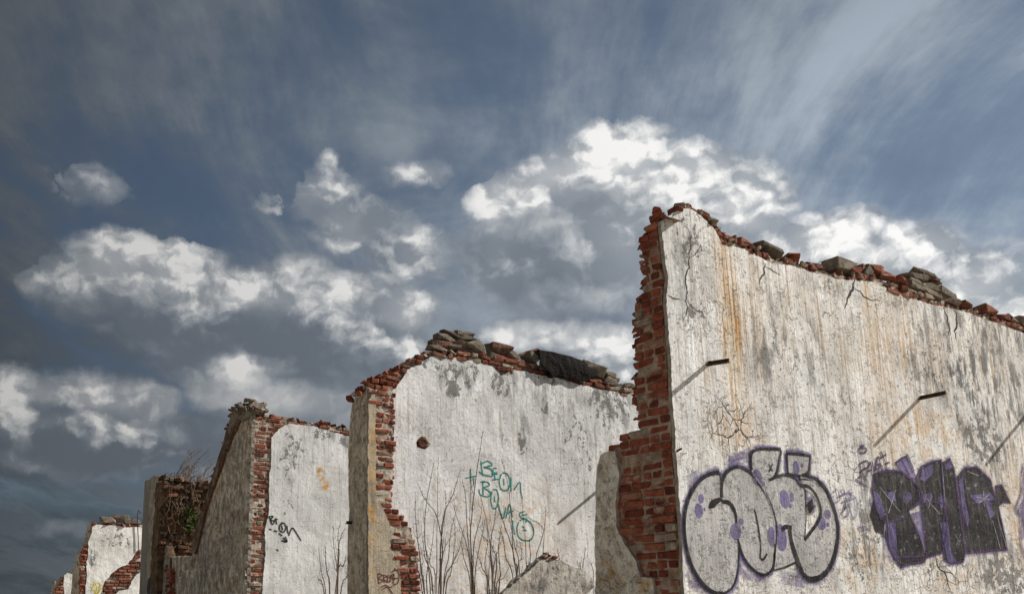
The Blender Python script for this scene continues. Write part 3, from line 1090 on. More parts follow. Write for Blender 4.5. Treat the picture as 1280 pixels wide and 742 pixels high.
S(((500, 128), (550, 130), (602, 140), (596, 212), (560, 226), (506, 216), (500, 128)), 2.6, smooth=False)
S(((556, 230), (622, 240), (672, 290), (706, 370), (723, 450), (716, 540), (690, 620), (650, 665), (602, 676), (572, 655)), 4.4)
S(((572, 655), (545, 590), (522, 520), (512, 460)), 5.4, taper=0.25)
S(((478, 462), (495, 448), (522, 452)), 4.0)
S(((556, 268), (600, 275), (636, 325), (650, 385), (634, 430), (606, 470), (578, 505)), 2.8)
S(((580, 285), (584, 400), (578, 505)), 1.4)
S(((446, 560), (444, 636), (490, 626), (540, 602)), 1.8, smooth=False)
d.fill(gl(G, (588, 345), (602, 335), (612, 320), (614, 345), (626, 360), (612, 375), (600, 395), (592, 370)), False)
d.build('graffiti_outline', M_BLK, P1)
d = Decal('y', Y1, 0.0072)
for pts in (((350, 215), (395, 280), (430, 360), (448, 440)), ((560, 232), (615, 246), (660, 292)), ((448, 460), (447, 520))):
    d.stroke(gl(G, *pts), 1.3)
d.build('graffiti_highlight', M_WHT, P1)

# black lettered piece
q1 = gl(H, (180, 217), (240, 200), (300, 205), (348, 240), (388, 290), (388, 328), (345, 368), (332, 376), (372, 470), (412, 570), (405, 600), (332, 612), (300, 625), (275, 590), (250, 540), (235, 490), (240, 430), (210, 412), (190, 360), (173, 290))
q2 = gl(H, (365, 240), (390, 185), (440, 162), (475, 155), (482, 240), (492, 340), (502, 450), (482, 560), (412, 582), (398, 450), (384, 330))
q3 = gl(H, (480, 170), (515, 150), (532, 190), (547, 300), (562, 420), (582, 560), (572, 602), (512, 606), (492, 592), (478, 500), (490, 400))
q4 = gl(H, (545, 235), (580, 190), (632, 187), (692, 242), (716, 330), (740, 420), (766, 548), (690, 552), (590, 562), (574, 450), (558, 340))
q5 = gl(H, (714, 270), (742, 265), (782, 346), (746, 338), (722, 362))
q6 = gl(H, (276, 170), (300, 150), (330, 136), (352, 190), (366, 240), (332, 232), (300, 205))
d = Decal('y', Y1, 0.0022)
for q in (q1, q2, q3, q4):
    d.stroke(q, 5.0, smooth=False, closed=True)
d.stroke(gl(H, (165, 330), (190, 420), (235, 450), (232, 520), (262, 600)), 7.0)
d.build('graffiti_halo', M_VIO_SOFT, P1)
d = Decal('y', Y1, 0.0032)
for q in (q1, q2, q3, q4, q5):
    d.fill(q, False)
for q in (((180, 330), (230, 420), (225, 480), (190, 470), (165, 400)),):
    d.fill(gl(H, *q), False)
d.build('graffiti_fill', M_BLK_WORN, P1)
d = Decal('y', Y1, 0.0042)
d.fill(q6, False)
for q in (((178, 290), (200, 300), (236, 395), (212, 408), (192, 362)), ((242, 432), (276, 420), (284, 560), (292, 606), (268, 580), (246, 520)),
          ((344, 388), (394, 376), (408, 522), (384, 500), (366, 480)), ((306, 300), (330, 290), (350, 320), (326, 348), (308, 338)),
          ((392, 200), (438, 172), (440, 215), (404, 250), (384, 240)), ((392, 305), (432, 298), (436, 335), (398, 338)),
          ((470, 432), (505, 425), (520, 560), (548, 604), (506, 602), (488, 520)), ((490, 178), (514, 158), (526, 190), (498, 200)),
          ((552, 250), (572, 225), (580, 330), (600, 420), (590, 450), (570, 380)), ((600, 310), (690, 300), (712, 330), (630, 345)), ((664, 330), (690, 335), (710, 400), (690, 410)),
          ((240, 300), (265, 290), (278, 330), (256, 345)), ((462, 318), (480, 310), (490, 360), (474, 372))):
    d.fill(gl(H, *q), False)
d.build('graffiti_shading', M_VIO, P1)
d = Decal('y', Y1, 0.0052)
for q in (q1, q2, q3, q4, q5, q6):
    d.stroke(q, 1.7, smooth=False, closed=True)
for pts in (((322, 140), (352, 212)), ((300, 152), (338, 222)), ((330, 376), (400, 340), (490, 345)), ((300, 580), (405, 575)), ((240, 430), (330, 405))):
    d.stroke(gl(H, *pts), 1.6)
# name tag above the piece
for pts in (((115, 110), (128, 102), (150, 108), (140, 125), (120, 122), (115, 110)), ((122, 95), (140, 92)),
            ((120, 170), (128, 260)), ((120, 172), (150, 160), (158, 185), (128, 205), (150, 245)),
            ((150, 230), (165, 165), (172, 225)), ((152, 205), (172, 200)), ((172, 160), (186, 205), (192, 150)),
            ((190, 200), (200, 140), (212, 195)), ((194, 178), (212, 172)), ((208, 150), (236, 130)), ((212, 118), (232, 165)),
            ((112, 235), (124, 228)), ((200, 192), (215, 180), (220, 200), (205, 210), (200, 192)), ((232, 170), (236, 200)), ((228, 172), (252, 166)), ((100, 240), (150, 272))):
    d.stroke(gl(H, *pts), 1.5)
d.build('graffiti_outline', M_PURP, P1)
d = Decal('y', Y1, 0.0062)
for pts in (((205, 272), (300, 388)), ((276, 285), (245, 388)), ((436, 300), (420, 365)), ((405, 315), (468, 392)), ((660, 290), (664, 360)), ((630, 318), (692, 330)), ((640, 345), (690, 300)), ((535, 480), (565, 530)), ((560, 478), (540, 535)), ((590, 205), (640, 225)), ((720, 400), (762, 540)), ((700, 420), (735, 545)), ((480, 180), (492, 340)), ((398, 520), (402, 560))):
    d = Decal('y', Y1, 0.0062)
    d.stroke(gl(H, *pts), 0.6, smooth=False)
    d.build('graffiti_highlight', M_WHT, P1)
# looping scribble, pale strokes and the piece cut by the picture edge
d = Decal('y', Y1, 0.0072)
for pts in (((2, 300), (20, 285), (30, 330), (10, 340), (2, 310)), ((35, 300), (45, 285), (60, 330), (50, 372), (70, 300), (80, 285), (74, 345), (46, 380), (40, 400), (62, 402), (72, 372), (60, 330)), ((70, 335), (85, 312), (104, 330), (106, 385), (96, 410), (82, 395), (70, 350)), ((40, 340), (100, 322)), ((20, 320), (60, 300), (90, 300)),
            ((115, 450), (150, 445)), ((125, 462), (150, 458))):
    d.stroke(gl(H, *pts), 1.5)
d.build('graffiti_tag', paint('blue_violet_scribble', (0.135, 0.105, 0.25), cover=0.72), P1)
d = Decal('y', Y1, 0.0072)
for pts in (((836, 170), (826, 240), (826, 300), (800, 375), (816, 395), (822, 450), (828, 530), (850, 600)), ((850, 180), (838, 260), (838, 330), (812, 380), (832, 410), (836, 500))):
    d.stroke(gl(H, *pts), 2.4)
d.fill(gl(H, (842, 200), (840, 330), (820, 380), (836, 420), (850, 560), (920, 600), (960, 400), (920, 200)), False)
d.build('graffiti_tag', paint('blue_violet_spray', (0.135, 0.105, 0.25), cover=0.72), P1)

M_CRACK = paint('open_crack', (0.035, 0.028, 0.023), cover=1.0, wear=0.3)
for k, (pts, w) in enumerate(((((1069, 349), (1066, 362), (1056, 386)), 2.6), (((1068, 360), (1078, 369), (1100, 376)), 1.4), (((957, 329), (955, 343), (949, 356)), 1.7), (((957, 334), (966, 338), (975, 344)), 1.1),
               (((856, 282), (862, 322), (857, 345), (858, 372), (853, 402)), 1.3), (((862, 322), (870, 316), (876, 304)), 0.9), (((858, 372), (866, 384), (878, 390), (884, 402)), 1.0), (((1179, 384), (1184, 402), (1186, 418)), 1.7), (((1192, 386), (1196, 404), (1195, 424)), 2.0), (((1165, 690), (1176, 712), (1190, 742)), 1.2), (((1176, 712), (1190, 716), (1200, 728)), 0.9), (((834, 368), (842, 373), (850, 374)), 1.5))):
    d = Decal('y', Y1, 0.0016)
    d.stroke(jag(pts, k), w, smooth=False, taper=0.75)
    d.build('crack', M_CRACK, P1)

# ================================================================== second wall
top2 = [(494, 484), (502, 474), (509, 461), (525, 453), (541, 444), (554, 444), (580, 449), (603, 453), (615, 457), (629, 466), (641, 462), (661, 463), (673, 468), (690, 470), (719, 478), (748, 485), (777, 491), (800, 496), (860, 511)]
crest2 = [(472, 472), (499, 459), (520, 446), (536, 439), (556, 441), (585, 441), (606, 443), (640, 448), (673, 455), (700, 463), (735, 473), (770, 481), (792, 486), (860, 502)]
t2 = tr(top2, 'y', Y2)
cr2 = tr(crest2, 'y', Y2)
xr2 = t2[-1][0]
poly2 = [(X0 + 0.20, 0.0), (X0 + 0.20, t2[0][1] - 0.1)] + t2 + [(xr2, 0.0)]
M_P2 = plaster('whitewash_pale', white=(0.745, 0.745, 0.74), grime=0.95, flakes=0.8, tint=(0.62, 0.59, 0.54), bumpd=0.022, combed=0.08, seed=3.0,
    soot=R(Y2, (575, 480, 36, 28, 0.8), (640, 480, 30, 30, 0.6), (700, 500, 50, 40, 0.55), (765, 510, 40, 50, 0.8), (655, 540, 12, 40, 0.6), (740, 580, 40, 60, 0.35)),
    patches=R(Y2, (572, 468, 50, 26, 0.72), (566, 486, 14, 16, 1.2), (627, 478, 22, 32, 0.78), (690, 470, 40, 16, 0.6), (760, 505, 36, 40, 0.78), (720, 540, 30, 30, 0.62), (653, 552, 8, 26, 0.9), (680, 510, 16, 20, 0.6), (730, 570, 30, 30, 0.5), (540, 455, 30, 14, 0.6)),
    ochre=R(Y2, (640, 660, 90, 70, 0.35), (600, 720, 60, 40, 0.3)), cracks=R(Y2, (720, 590, 30, 40, 0.25)))
P2 = slab('plaster', poly2, 'y', Y2, 0.03, M_P2, W2, amp=0.012, seed=5.0, edge=M_EDGE)
slab('masonry_core', [(X0 + 0.25, 0.0), (X0 + 0.25, cr2[0][1] - 0.1)] + [(u, z - 0.04) for u, z in cr2[1:]] + [(xr2 - 0.02, 0.0)], 'y', Y2 + 0.031, 0.26, M_MORTAR, W2, amp=0.015, step=0.05, seed=6.0)
courses(W2, cr2 + [(u, z - 0.03) for u, z in reversed(t2)], 'y', Y2 + 0.005, M_BRICK_WARM, seed=31, proud=0.01, wild=0.03, missing=0.05, tilt=7.0, ragged_ends=0.03, limit=110, wave=0.03)
crest_bits(W2, cr2, 'y', Y2 + 0.02, M_BRICK_WARM, 46, 41, (0.05, 0.12), 0.0)
crest_bits(W2, cr2[3:], 'y', Y2 + 0.02, M_RUBBLE, 34, 42, (0.05, 0.12), 0.0)
crest_bits(W2, cr2, 'y', Y2 + 0.005, M_MORTAR, 60, 44, (0.04, 0.09), -0.02, 0.08)
# stub of the outer wall: grey outer face, broken end with bare brick
g2 = tr([(460, 484), (457, 480), (447, 492), (441, 504), (438, 527), (436, 560), (436, 612), (437, 632), (435, 676), (435, 742)], 'x', X0)
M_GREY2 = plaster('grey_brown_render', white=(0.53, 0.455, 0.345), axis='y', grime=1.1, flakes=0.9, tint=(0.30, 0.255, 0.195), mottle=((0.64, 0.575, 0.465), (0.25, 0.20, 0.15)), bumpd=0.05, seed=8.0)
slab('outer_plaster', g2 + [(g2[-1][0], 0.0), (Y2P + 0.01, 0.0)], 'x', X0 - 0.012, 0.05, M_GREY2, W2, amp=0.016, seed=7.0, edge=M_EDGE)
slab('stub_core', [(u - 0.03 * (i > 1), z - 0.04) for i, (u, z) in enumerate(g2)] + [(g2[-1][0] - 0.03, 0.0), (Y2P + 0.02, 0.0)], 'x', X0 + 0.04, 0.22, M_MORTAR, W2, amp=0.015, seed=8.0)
E2 = lambda *p: tr(p, 'y', Y2P)
pier = E2((461, 742), (460, 600), (460, 490), (472, 477), (494, 477), (494, 560), (495, 589), (492, 612), (492, 635), (505, 644), (514, 658), (520, 673), (524, 690), (525, 742))
slab('broken_end_core', [(pier[0][0] + 0.03, 0.0)] + [(u + (0.03 if i < 4 else -0.03), z - (0.05 if 2 < i < 6 else 0)) for i, (u, z) in enumerate(pier)] + [(pier[-1][0] - 0.03, 0.0)], 'y', Y2P + 0.012, 0.30, M_MORTAR, W2, amp=0.012, seed=9.0)
tan = E2((460, 742), (459, 600), (460, 500), (464, 492), (469, 492), (470, 560), (470, 618), (480, 638), (487, 655), (488, 684), (500, 699), (501, 742))
M_TAN = plaster('tan_render', white=(0.45, 0.385, 0.285), grime=0.9, flakes=0.7, tint=(0.34, 0.285, 0.20), bumpd=0.03, seed=5.0, ochre=R(Y2P, (465, 620, 6, 120, 1.0)), soot=R(Y2P, (464, 620, 8, 30, 0.8)))
P2T = slab('end_plaster', [(tan[0][0], 0.0)] + tan + [(tan[-1][0], 0.0)], 'y', Y2P - 0.008, 0.05, M_TAN, W2, amp=0.010, seed=10.0, edge=M_EDGE)
pb = [(pier[0][0], 0.3)] + pier + [(pier[-1][0], 0.3)]
courses(W2, pb, 'y', Y2P, M_BRICK, seed=32, proud=0.006, wild=0.020, missing=0.03, tilt=2.0, holes=[[(tan[0][0], 0.0)] + tan + [(tan[-1][0], 0.0)]], lo=0.8, headers=0.5, ragged_ends=0.02, limit=150, wave=0.02)
top_step = E2((456, 482), (460, 476), (479, 467), (499, 458), (503, 470), (494, 482), (472, 488), (460, 490))
courses(W2, top_step, 'y', Y2P + 0.03, M_BRICK_WARM, seed=33, proud=0.02, wild=0.03, tilt=5.0, limit=40, ragged_ends=0.03)
crest_bits(W2, E2((447, 493), (459, 479), (479, 468), (499, 459)), 'y', Y2P + 0.03, M_BRICK, 20, 43, (0.06, 0.12), -0.01)

# socket hole in the second wall: broken rim of brick in the plaster
hp_ = on_y(529, 553, Y2)
bm = bmesh.new()
rim = [(math.cos(a) * 0.075 * (0.75 + 0.4 * random.Random(i).random()), math.sin(a) * 0.065 * (0.75 + 0.4 * random.Random(i + 9).random())) for i, a in enumerate([k * math.pi / 5 for k in range(10)])]
o_ = [bm.verts.new((hp_.x + x * 1.5, Y2 - 0.001, hp_.z + z * 1.5)) for x, z in rim]
i_ = [bm.verts.new((hp_.x + x, Y2 - 0.012, hp_.z + z)) for x, z in rim]
k_ = [bm.verts.new((hp_.x + x * 0.6, Y2 - 0.002, hp_.z + z * 0.6 - 0.01)) for x, z in rim]
for i in range(10):
    j = (i + 1) % 10
    bm.faces.new((o_[i], o_[j], i_[j], i_[i]))
    bm.faces.new((i_[i], i_[j], k_[j], k_[i]))
bm.faces.new(k_)
mesh_of('socket_hole', bm, rough_mat('broken_socket', (0.035, 0.018, 0.013), (0.14, 0.06, 0.04), (0.22, 0.18, 0.14), 14.0, 0.02), W2)

# writing on the second wall
J = lambda x, y: z3(x, y, 3.459, 430, 560)
d = Decal('y', Y2, 0.003)
for pts in (((525, 128), (570, 120)), ((546, 88), (548, 150)), ((560, 128), (562, 158)),
            ((592, 55), (600, 120)), ((583, 100), (600, 112), (640, 120), (635, 90), (605, 82), (640, 72), (620, 55), (590, 70)),
            ((660, 85), (645, 88), (648, 105), (662, 104)), ((650, 112), (654, 135)), ((640, 136), (670, 132)), ((642, 112), (664, 110)),
            ((680, 110), (672, 140), (680, 175), (705, 180), (718, 150), (708, 112), (685, 105)), ((690, 130), (692, 160)),
            ((722, 125), (722, 188)), ((735, 180), (760, 145), (765, 190), (772, 218)),
            ((600, 142), (602, 200)), ((584, 175), (590, 200), (625, 208), (632, 188), (605, 170), (628, 160), (620, 145), (590, 145)),
            ((640, 185), (635, 225), (645, 258), (662, 250), (668, 210), (660, 180), (645, 178)), ((650, 205), (652, 232)),
            ((668, 240), (680, 290), (690, 300), (700, 255)), ((700, 300), (716, 240), (728, 298)), ((704, 282), (734, 268)),
            ((782, 272), (760, 280), (765, 298), (790, 305), (785, 320)), ((768, 288), (792, 285)), ((728, 310), (735, 360), (742, 370)),
            ((755, 318), (748, 350), (758, 385), (785, 398), (812, 390), (820, 355), (808, 322), (780, 305), (760, 312)), ((775, 352), (790, 354)), ((770, 335), (780, 345))):
    d.stroke(gl(J, *pts), 1.35)
d.build('graffiti_tag', paint('green_teal_spray', (0.010, 0.23, 0.205), cover=0.97, wear=0.3, seed=3.0), P2)
d = Decal('y', Y2P - 0.008, 0.003)
for pts in (((146, 540), (150, 582)), ((146, 540), (165, 548), (150, 560), (168, 572), (150, 582)), ((170, 545), (174, 580)), ((170, 545), (184, 552), (172, 562), (186, 578)),
            ((190, 545), (188, 575), (200, 574)), ((190, 558), (198, 556)), ((200, 575), (204, 545), (210, 565), (214, 540), (218, 570)),
            ((205, 535), (225, 525), (238, 545), (232, 580), (215, 588), (214, 565), (232, 560)), ((160, 600), (180, 590), (195, 600), (210, 595)), ((165, 610), (185, 598), (200, 612), (212, 630))):
    d.stroke(gl(J, *pts), 1.2)
d.build('graffiti_tag', paint('dark_red_spray', (0.13, 0.020, 0.030), cover=0.9, wear=0.4, seed=5.0), P2T)

# ================================================================== third wall
top3 = [(339, 546), (350, 534), (361, 529), (392, 532), (412, 538), (438, 545), (500, 560)]
left3 = [(327, 742), (331, 694), (331, 660), (336, 639), (336, 602), (339, 571)]
t3 = tr(top3, 'y', Y3)
l3 = tr(left3, 'y', Y3)
cr3 = tr([(310, 519), (332, 519), (345, 518), (372, 524), (399, 529), (409, 527), (419, 531), (438, 535), (500, 551)], 'y', Y3)
xr3 = t3[-1][0]
M_P3 = plaster('whitewash_clean', white=(0.735, 0.74, 0.735), grime=0.75, flakes=0.6, tint=(0.66, 0.64, 0.60), bumpd=0.02, combed=0.06, seed=6.0,
    ochre=R(Y3, (401, 592, 7, 12, 1.4), (408, 606, 8, 8, 1.3)), soot=R(Y3, (400, 545, 34, 14, 0.7), (365, 580, 14, 46, 0.5), (432, 552, 14, 16, 0.8)),
    patches=R(Y3, (362, 570, 16, 44, 0.72), (372, 560, 20, 20, 0.68), (402, 542, 20, 12, 0.8), (360, 630, 10, 20, 0.6), (430, 552, 12, 12, 0.8)))
P3 = slab('plaster', [(l3[0][0], 0.0)] + l3 + t3 + [(xr3, 0.0)], 'y', Y3, 0.035, M_P3, W3, amp=0.014, seed=11.0, edge=M_EDGE)
xa3 = X0 + 0.02
slab('masonry_core', [(xa3, 0.0), (xa3, cr3[0][1] - 0.05)] + [(u, z - 0.05) for u, z in cr3[1:]] + [(xr3 - 0.02, 0.0)], 'y', Y3 + 0.021, 0.28, M_MORTAR, W3, amp=0.015, step=0.05, seed=12.0)
bp3 = [(X0, 0.3), (X0, cr3[0][1])] + cr3[1:] + [(u, z - 0.02) for u, z in reversed(t3)] + list(reversed(l3)) + [(l3[0][0], 0.3)]
courses(W3, bp3, 'y', Y3 + 0.012, M_BRICK_WARM, seed=51, proud=0.006, wild=0.016, missing=0.03, tilt=1.8, lo=1.2, headers=0.4, ragged_ends=0.02, limit=230, wave=0.02)
crest_bits(W3, cr3, 'y', Y3 + 0.03, M_BRICK_WARM, 40, 61, (0.06, 0.13), 0.0)
d = Decal('y', Y3, 0.004)
K3 = lambda x, y: z3(x, y, 2.947, 280, 490)
for pts in (((166, 455), (176, 485)), ((164, 458), (180, 456), (172, 470), (186, 474), (178, 488)), ((190, 462), (194, 486)), ((186, 470), (198, 466)),
            ((215, 482), (205, 490), (206, 508), (220, 514), (228, 498), (222, 482), (210, 480)), ((212, 488), (216, 508)), ((232, 490), (236, 520)), ((238, 528), (250, 500), (262, 510), (284, 546)),
            ((166, 502), (176, 506)), ((184, 508), (196, 513)), ((202, 518), (214, 528)), ((218, 534), (230, 550)), ((212, 545), (232, 550), (226, 530)), ((194, 576), (200, 584))):
    d.stroke(gl(K3, *pts), 1.5)
d.build('graffiti_tag', paint('black_tag_spray', (0.012, 0.012, 0.013), cover=0.97, wear=0.2, seed=6.0), P3)
# sloping side wall with its coping
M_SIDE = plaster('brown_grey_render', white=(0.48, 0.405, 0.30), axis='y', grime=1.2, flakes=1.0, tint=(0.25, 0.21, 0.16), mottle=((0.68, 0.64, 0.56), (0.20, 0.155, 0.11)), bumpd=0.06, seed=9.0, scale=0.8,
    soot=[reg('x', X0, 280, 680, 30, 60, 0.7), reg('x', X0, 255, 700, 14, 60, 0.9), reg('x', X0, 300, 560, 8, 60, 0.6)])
sd3 = tr([(310, 520), (303, 524), (291, 541), (278, 578), (261, 626), (244, 690), (240, 694), (216, 695), (216, 742)], 'x', X0)
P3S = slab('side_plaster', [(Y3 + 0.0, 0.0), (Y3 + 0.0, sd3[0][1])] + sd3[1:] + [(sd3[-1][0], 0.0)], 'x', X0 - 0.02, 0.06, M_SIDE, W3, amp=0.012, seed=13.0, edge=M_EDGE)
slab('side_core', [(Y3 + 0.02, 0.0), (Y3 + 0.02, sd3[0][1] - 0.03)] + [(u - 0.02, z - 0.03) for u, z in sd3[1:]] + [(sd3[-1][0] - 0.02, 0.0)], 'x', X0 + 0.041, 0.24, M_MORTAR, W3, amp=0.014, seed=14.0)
cop_o = [(293, 508), (288, 520), (278, 554), (267, 588), (256, 623), (244, 660), (238, 690)]
cop_i = [(243, 693), (258, 632), (276, 582), (290, 543), (301, 522), (308, 512)]
cop = tr(cop_o + cop_i, 'x', X0 - 0.07)
slab('coping', cop, 'x', X0 - 0.07, 0.34, rough_mat('coping_render', (0.075, 0.06, 0.045), (0.20, 0.165, 0.125), (0.10, 0.065, 0.045), 6.0, 0.05), W3, amp=0.035, seed=15.0, edge=M_EARTHY)
crest_bits(W3, tr(cop_o, 'x', X0 - 0.05), 'x', X0 - 0.06, M_EARTHY, 60, 64, (0.06, 0.13), -0.03, 0.3)
crest_bits(W3, tr(list(reversed(cop_i)), 'x', X0 - 0.06), 'x', X0 - 0.055, M_EARTHY, 34, 65, (0.05, 0.10), 0.0, 0.03)
slab('pilaster_strip', [(u, z) for u, z in tr([(311, 530), (305, 530), (303, 560), (303, 742)], 'x', X0 - 0.06)] + [(tr([(303, 742)], 'x', X0 - 0.06)[0][0], 0.0), (Y3 + 0.0, 0.0)], 'x', X0 - 0.055, 0.05, M_SIDE, W3, amp=0.012, seed=16.0)
cap = tr([(298, 514), (303, 506), (311, 503), (332, 505), (333, 518), (310, 522)], 'y', Y3 + 0.02)
slab('cap_block', cap, 'y', Y3 - 0.03, 0.26, rough_mat('grey_cap_mortar', (0.16, 0.14, 0.115), (0.28, 0.25, 0.205), None, 9.0, 0.05), W3, amp=0.04, seed=17.0, chamfer=0.05)
crest_bits(W3, tr([(296, 508), (311, 503), (332, 505)], 'y', Y3), 'y', Y3 + 0.0, M_RUBBLE, 22, 62, (0.08, 0.17), 0.0, 0.3)
crest_bits(W3, tr([(297, 513), (304, 509), (318, 512), (332, 514)], 'y', Y3), 'y', Y3 - 0.04, M_RUBBLE, 24, 66, (0.06, 0.14), 0.0, 0.05)

# ================================================================== fourth wall
r4 = tr([(203, 597), (223, 600), (245, 603), (262, 605), (300, 612)], 'y', Y4)
slab('masonry_core', [(r4[0][0], 0.0)] + [(u, z - 0.05) for u, z in r4] + [(r4[-1][0], 0.0)], 'y', Y4 + 0.05, 0.4, rough_mat('earthy_rubble', (0.075, 0.05, 0.032), (0.19, 0.135, 0.085), (0.11, 0.08, 0.045), 5.0, 0.12), W4, amp=0.03, step=0.06, seed=18.0)
lo4 = tr([(230, 700)], 'y', Y4)[0][1]
courses(W4, [(r4[0][0], lo4)] + r4 + [(r4[-1][0], lo4)], 'y', Y4, M_EARTHY, seed=71, proud=0.0, wild=0.06, missing=0.16, tilt=10.0, lo=lo4, ragged_ends=0.03, limit=200, wave=0.07)
crest_bits(W4, r4, 'y', Y4, M_EARTHY, 26, 72, (0.09, 0.2), 0.0, 0.3)
s4 = tr([(216, 742), (216, 695), (210, 677), (203, 639), (201, 597), (197, 594), (191, 596), (189, 640), (187, 694), (185, 742)], 'x', X0)
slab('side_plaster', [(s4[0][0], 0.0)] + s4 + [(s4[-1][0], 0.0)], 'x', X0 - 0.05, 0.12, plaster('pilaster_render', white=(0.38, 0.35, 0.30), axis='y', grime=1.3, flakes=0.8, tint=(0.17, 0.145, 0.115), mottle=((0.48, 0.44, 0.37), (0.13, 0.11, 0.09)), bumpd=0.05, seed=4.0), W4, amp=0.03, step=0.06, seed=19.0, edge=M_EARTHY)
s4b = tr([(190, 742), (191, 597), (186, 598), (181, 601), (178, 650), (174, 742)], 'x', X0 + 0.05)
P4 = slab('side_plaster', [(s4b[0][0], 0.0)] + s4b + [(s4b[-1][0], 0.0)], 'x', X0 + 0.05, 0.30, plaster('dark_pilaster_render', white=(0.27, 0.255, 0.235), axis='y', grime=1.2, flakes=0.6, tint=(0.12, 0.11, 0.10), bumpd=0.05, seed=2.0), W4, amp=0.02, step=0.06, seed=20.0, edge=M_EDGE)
courses(W4, tr([(207, 742), (207, 706), (217, 712), (217, 742)], 'x', X0 - 0.06), 'x', X0 - 0.05, M_BRICK, seed=73, proud=0.02, wild=0.02, lo=1.0, limit=60, headers=0.3)
d = Decal('x', X0 - 0.05, 0.004)
A4 = lambda x, y: z3(x, y, 4.075, 40, 560)
d.fill(gl(A4, (590, 742), (588, 690), (600, 655), (625, 650), (640, 690), (652, 742)))
d.build('graffiti_fill', paint('slate_spray', (0.055, 0.065, 0.085), 'y', wear=0.4), W4)
d = Decal('x', X0 - 0.05, 0.008)
for pts in (((606, 742), (612, 690), (626, 675)), ((628, 742), (634, 680), (640, 742)), ((645, 742), (636, 695))):
    d.stroke(gl(A4, *pts), 1.6)
d.build('graffiti_highlight', paint('pale_spray', (0.55, 0.56, 0.58), 'y', wear=0.4), W4)

# ================================================================== fifth and sixth walls
A = lambda *p: [z3(x, y, 4.075, 40, 560) for x, y in p]
w5 = tr(A((272, 742), (280, 560), (290, 470), (312, 385), (430, 392), (560, 402), (560, 515), (535, 525), (490, 590), (425, 618), (372, 680), (356, 742)), 'y', Y5)
M_P5 = plaster('whitewash_far', combed=0.06, white=(0.76, 0.75, 0.72), grime=0.6, flakes=0.6, bumpd=0.03, seed=7.0, patches=R(Y5, (150, 675, 22, 14, 0.72), (116, 695, 6, 16, 0.8), (130, 672, 14, 10, 0.6)), soot=R(Y5, (116, 695, 8, 20, 1.0), (140, 675, 20, 20, 0.4)))
P5 = slab('plaster', [(w5[0][0], 0.0)] + w5 + [(w5[-1][0], 0.0)], 'y', Y5, 0.05, M_P5, W5, amp=0.03, step=0.07, seed=21.0, edge=M_EDGE)
w5b = tr(A((420, 742), (445, 722), (490, 716), (520, 650), (560, 620), (560, 742)), 'y', Y5)
slab('plaster', [(w5b[0][0], 0.0)] + w5b + [(w5b[-1][0], 0.0)], 'y', Y5, 0.05, M_P5, W5, amp=0.03, step=0.07, seed=22.0, edge=M_EDGE)
c5 = tr(A((236, 742), (240, 540), (285, 470), (302, 382), (430, 380), (600, 392), (600, 742)), 'y', Y5)
slab('masonry_core', [(c5[0][0] + .02, 0.0)] + c5 + [(c5[-1][0], 0.0)], 'y', Y5 + 0.055, 0.35, M_MORTAR, W5, amp=0.02, step=0.07, seed=23.0)
st5 = tr(A((240, 742), (242, 560), (270, 490), (290, 470), (280, 560), (272, 742)), 'y', Y5)
courses(W5, st5, 'y', Y5 + 0.01, M_BRICK, seed=81, proud=0.01, wild=0.03, lo=1.0, ragged_ends=0.03, limit=90)
dg5 = tr(A((356, 742), (372, 680), (425, 618), (490, 590), (535, 525), (560, 515), (560, 620), (520, 650), (490, 716), (445, 722), (420, 742)), 'y', Y5)
courses(W5, dg5, 'y', Y5 + 0.01, M_BRICK_WARM, seed=82, proud=0.01, wild=0.03, lo=1.0, ragged_ends=0.04, limit=120)
crest_bits(W5, tr(A((306, 383), (430, 384), (560, 396)), 'y', Y5), 'y', Y5, M_BRICK, 22, 83, (0.08, 0.16), 0.0)
gs5 = tr(A((240, 742), (240, 540), (222, 572), (208, 610), (198, 742)), 'x', X0)
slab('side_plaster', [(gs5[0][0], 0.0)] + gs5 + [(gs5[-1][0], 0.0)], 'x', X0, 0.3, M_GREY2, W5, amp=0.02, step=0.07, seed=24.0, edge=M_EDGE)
d = Decal('y', Y5, 0.006)
for pts in (((300, 690), (320, 685), (310, 712), (300, 700)), ((325, 690), (345, 685), (348, 720), (330, 740)), ((335, 700), (325, 742)), ((350, 690), (336, 742)), ((300, 720), (322, 722), (318, 742))):
    d.stroke(A(*pts), 1.4)
d.build('graffiti_tag', paint('yellow_spray', (0.55, 0.46, 0.05), wear=0.2), P5)
w6 = tr(A((160, 742), (163, 645), (180, 634), (205, 640), (205, 742)), 'y', Y6)
slab('plaster', [(w6[0][0], 0.0)] + w6 + [(w6[-1][0], 0.0)], 'y', Y6, 0.05, M_P5, W6, amp=0.03, step=0.08, seed=25.0, edge=M_EDGE)
c6 = tr(A((118, 742), (120, 672), (150, 672), (160, 650), (180, 640), (300, 660), (300, 742)), 'y', Y6)
slab('masonry_core', [(c6[0][0], 0.0)] + c6 + [(c6[-1][0], 0.0)], 'y', Y6 + 0.06, 0.35, M_MORTAR, W6, amp=0.02, step=0.08, seed=26.0)
courses(W6, tr(A((120, 742), (122, 700), (140, 690), (158, 668), (160, 742)), 'y', Y6), 'y', Y6 + 0.01, M_BRICK, seed=91, proud=0.02, wild=0.03, lo=1.0, limit=60, ragged_ends=0.03)
g6 = tr(A((120, 742), (120, 672), (112, 680), (110, 712), (98, 716), (96, 742)), 'x', X0 + .05)
slab('side_plaster', [(g6[0][0], 0.0)] + g6 + [(g6[-1][0], 0.0)], 'x', X0 + .05, 0.3, M_GREY2, W6, amp=0.02, step=0.07, seed=27.0)
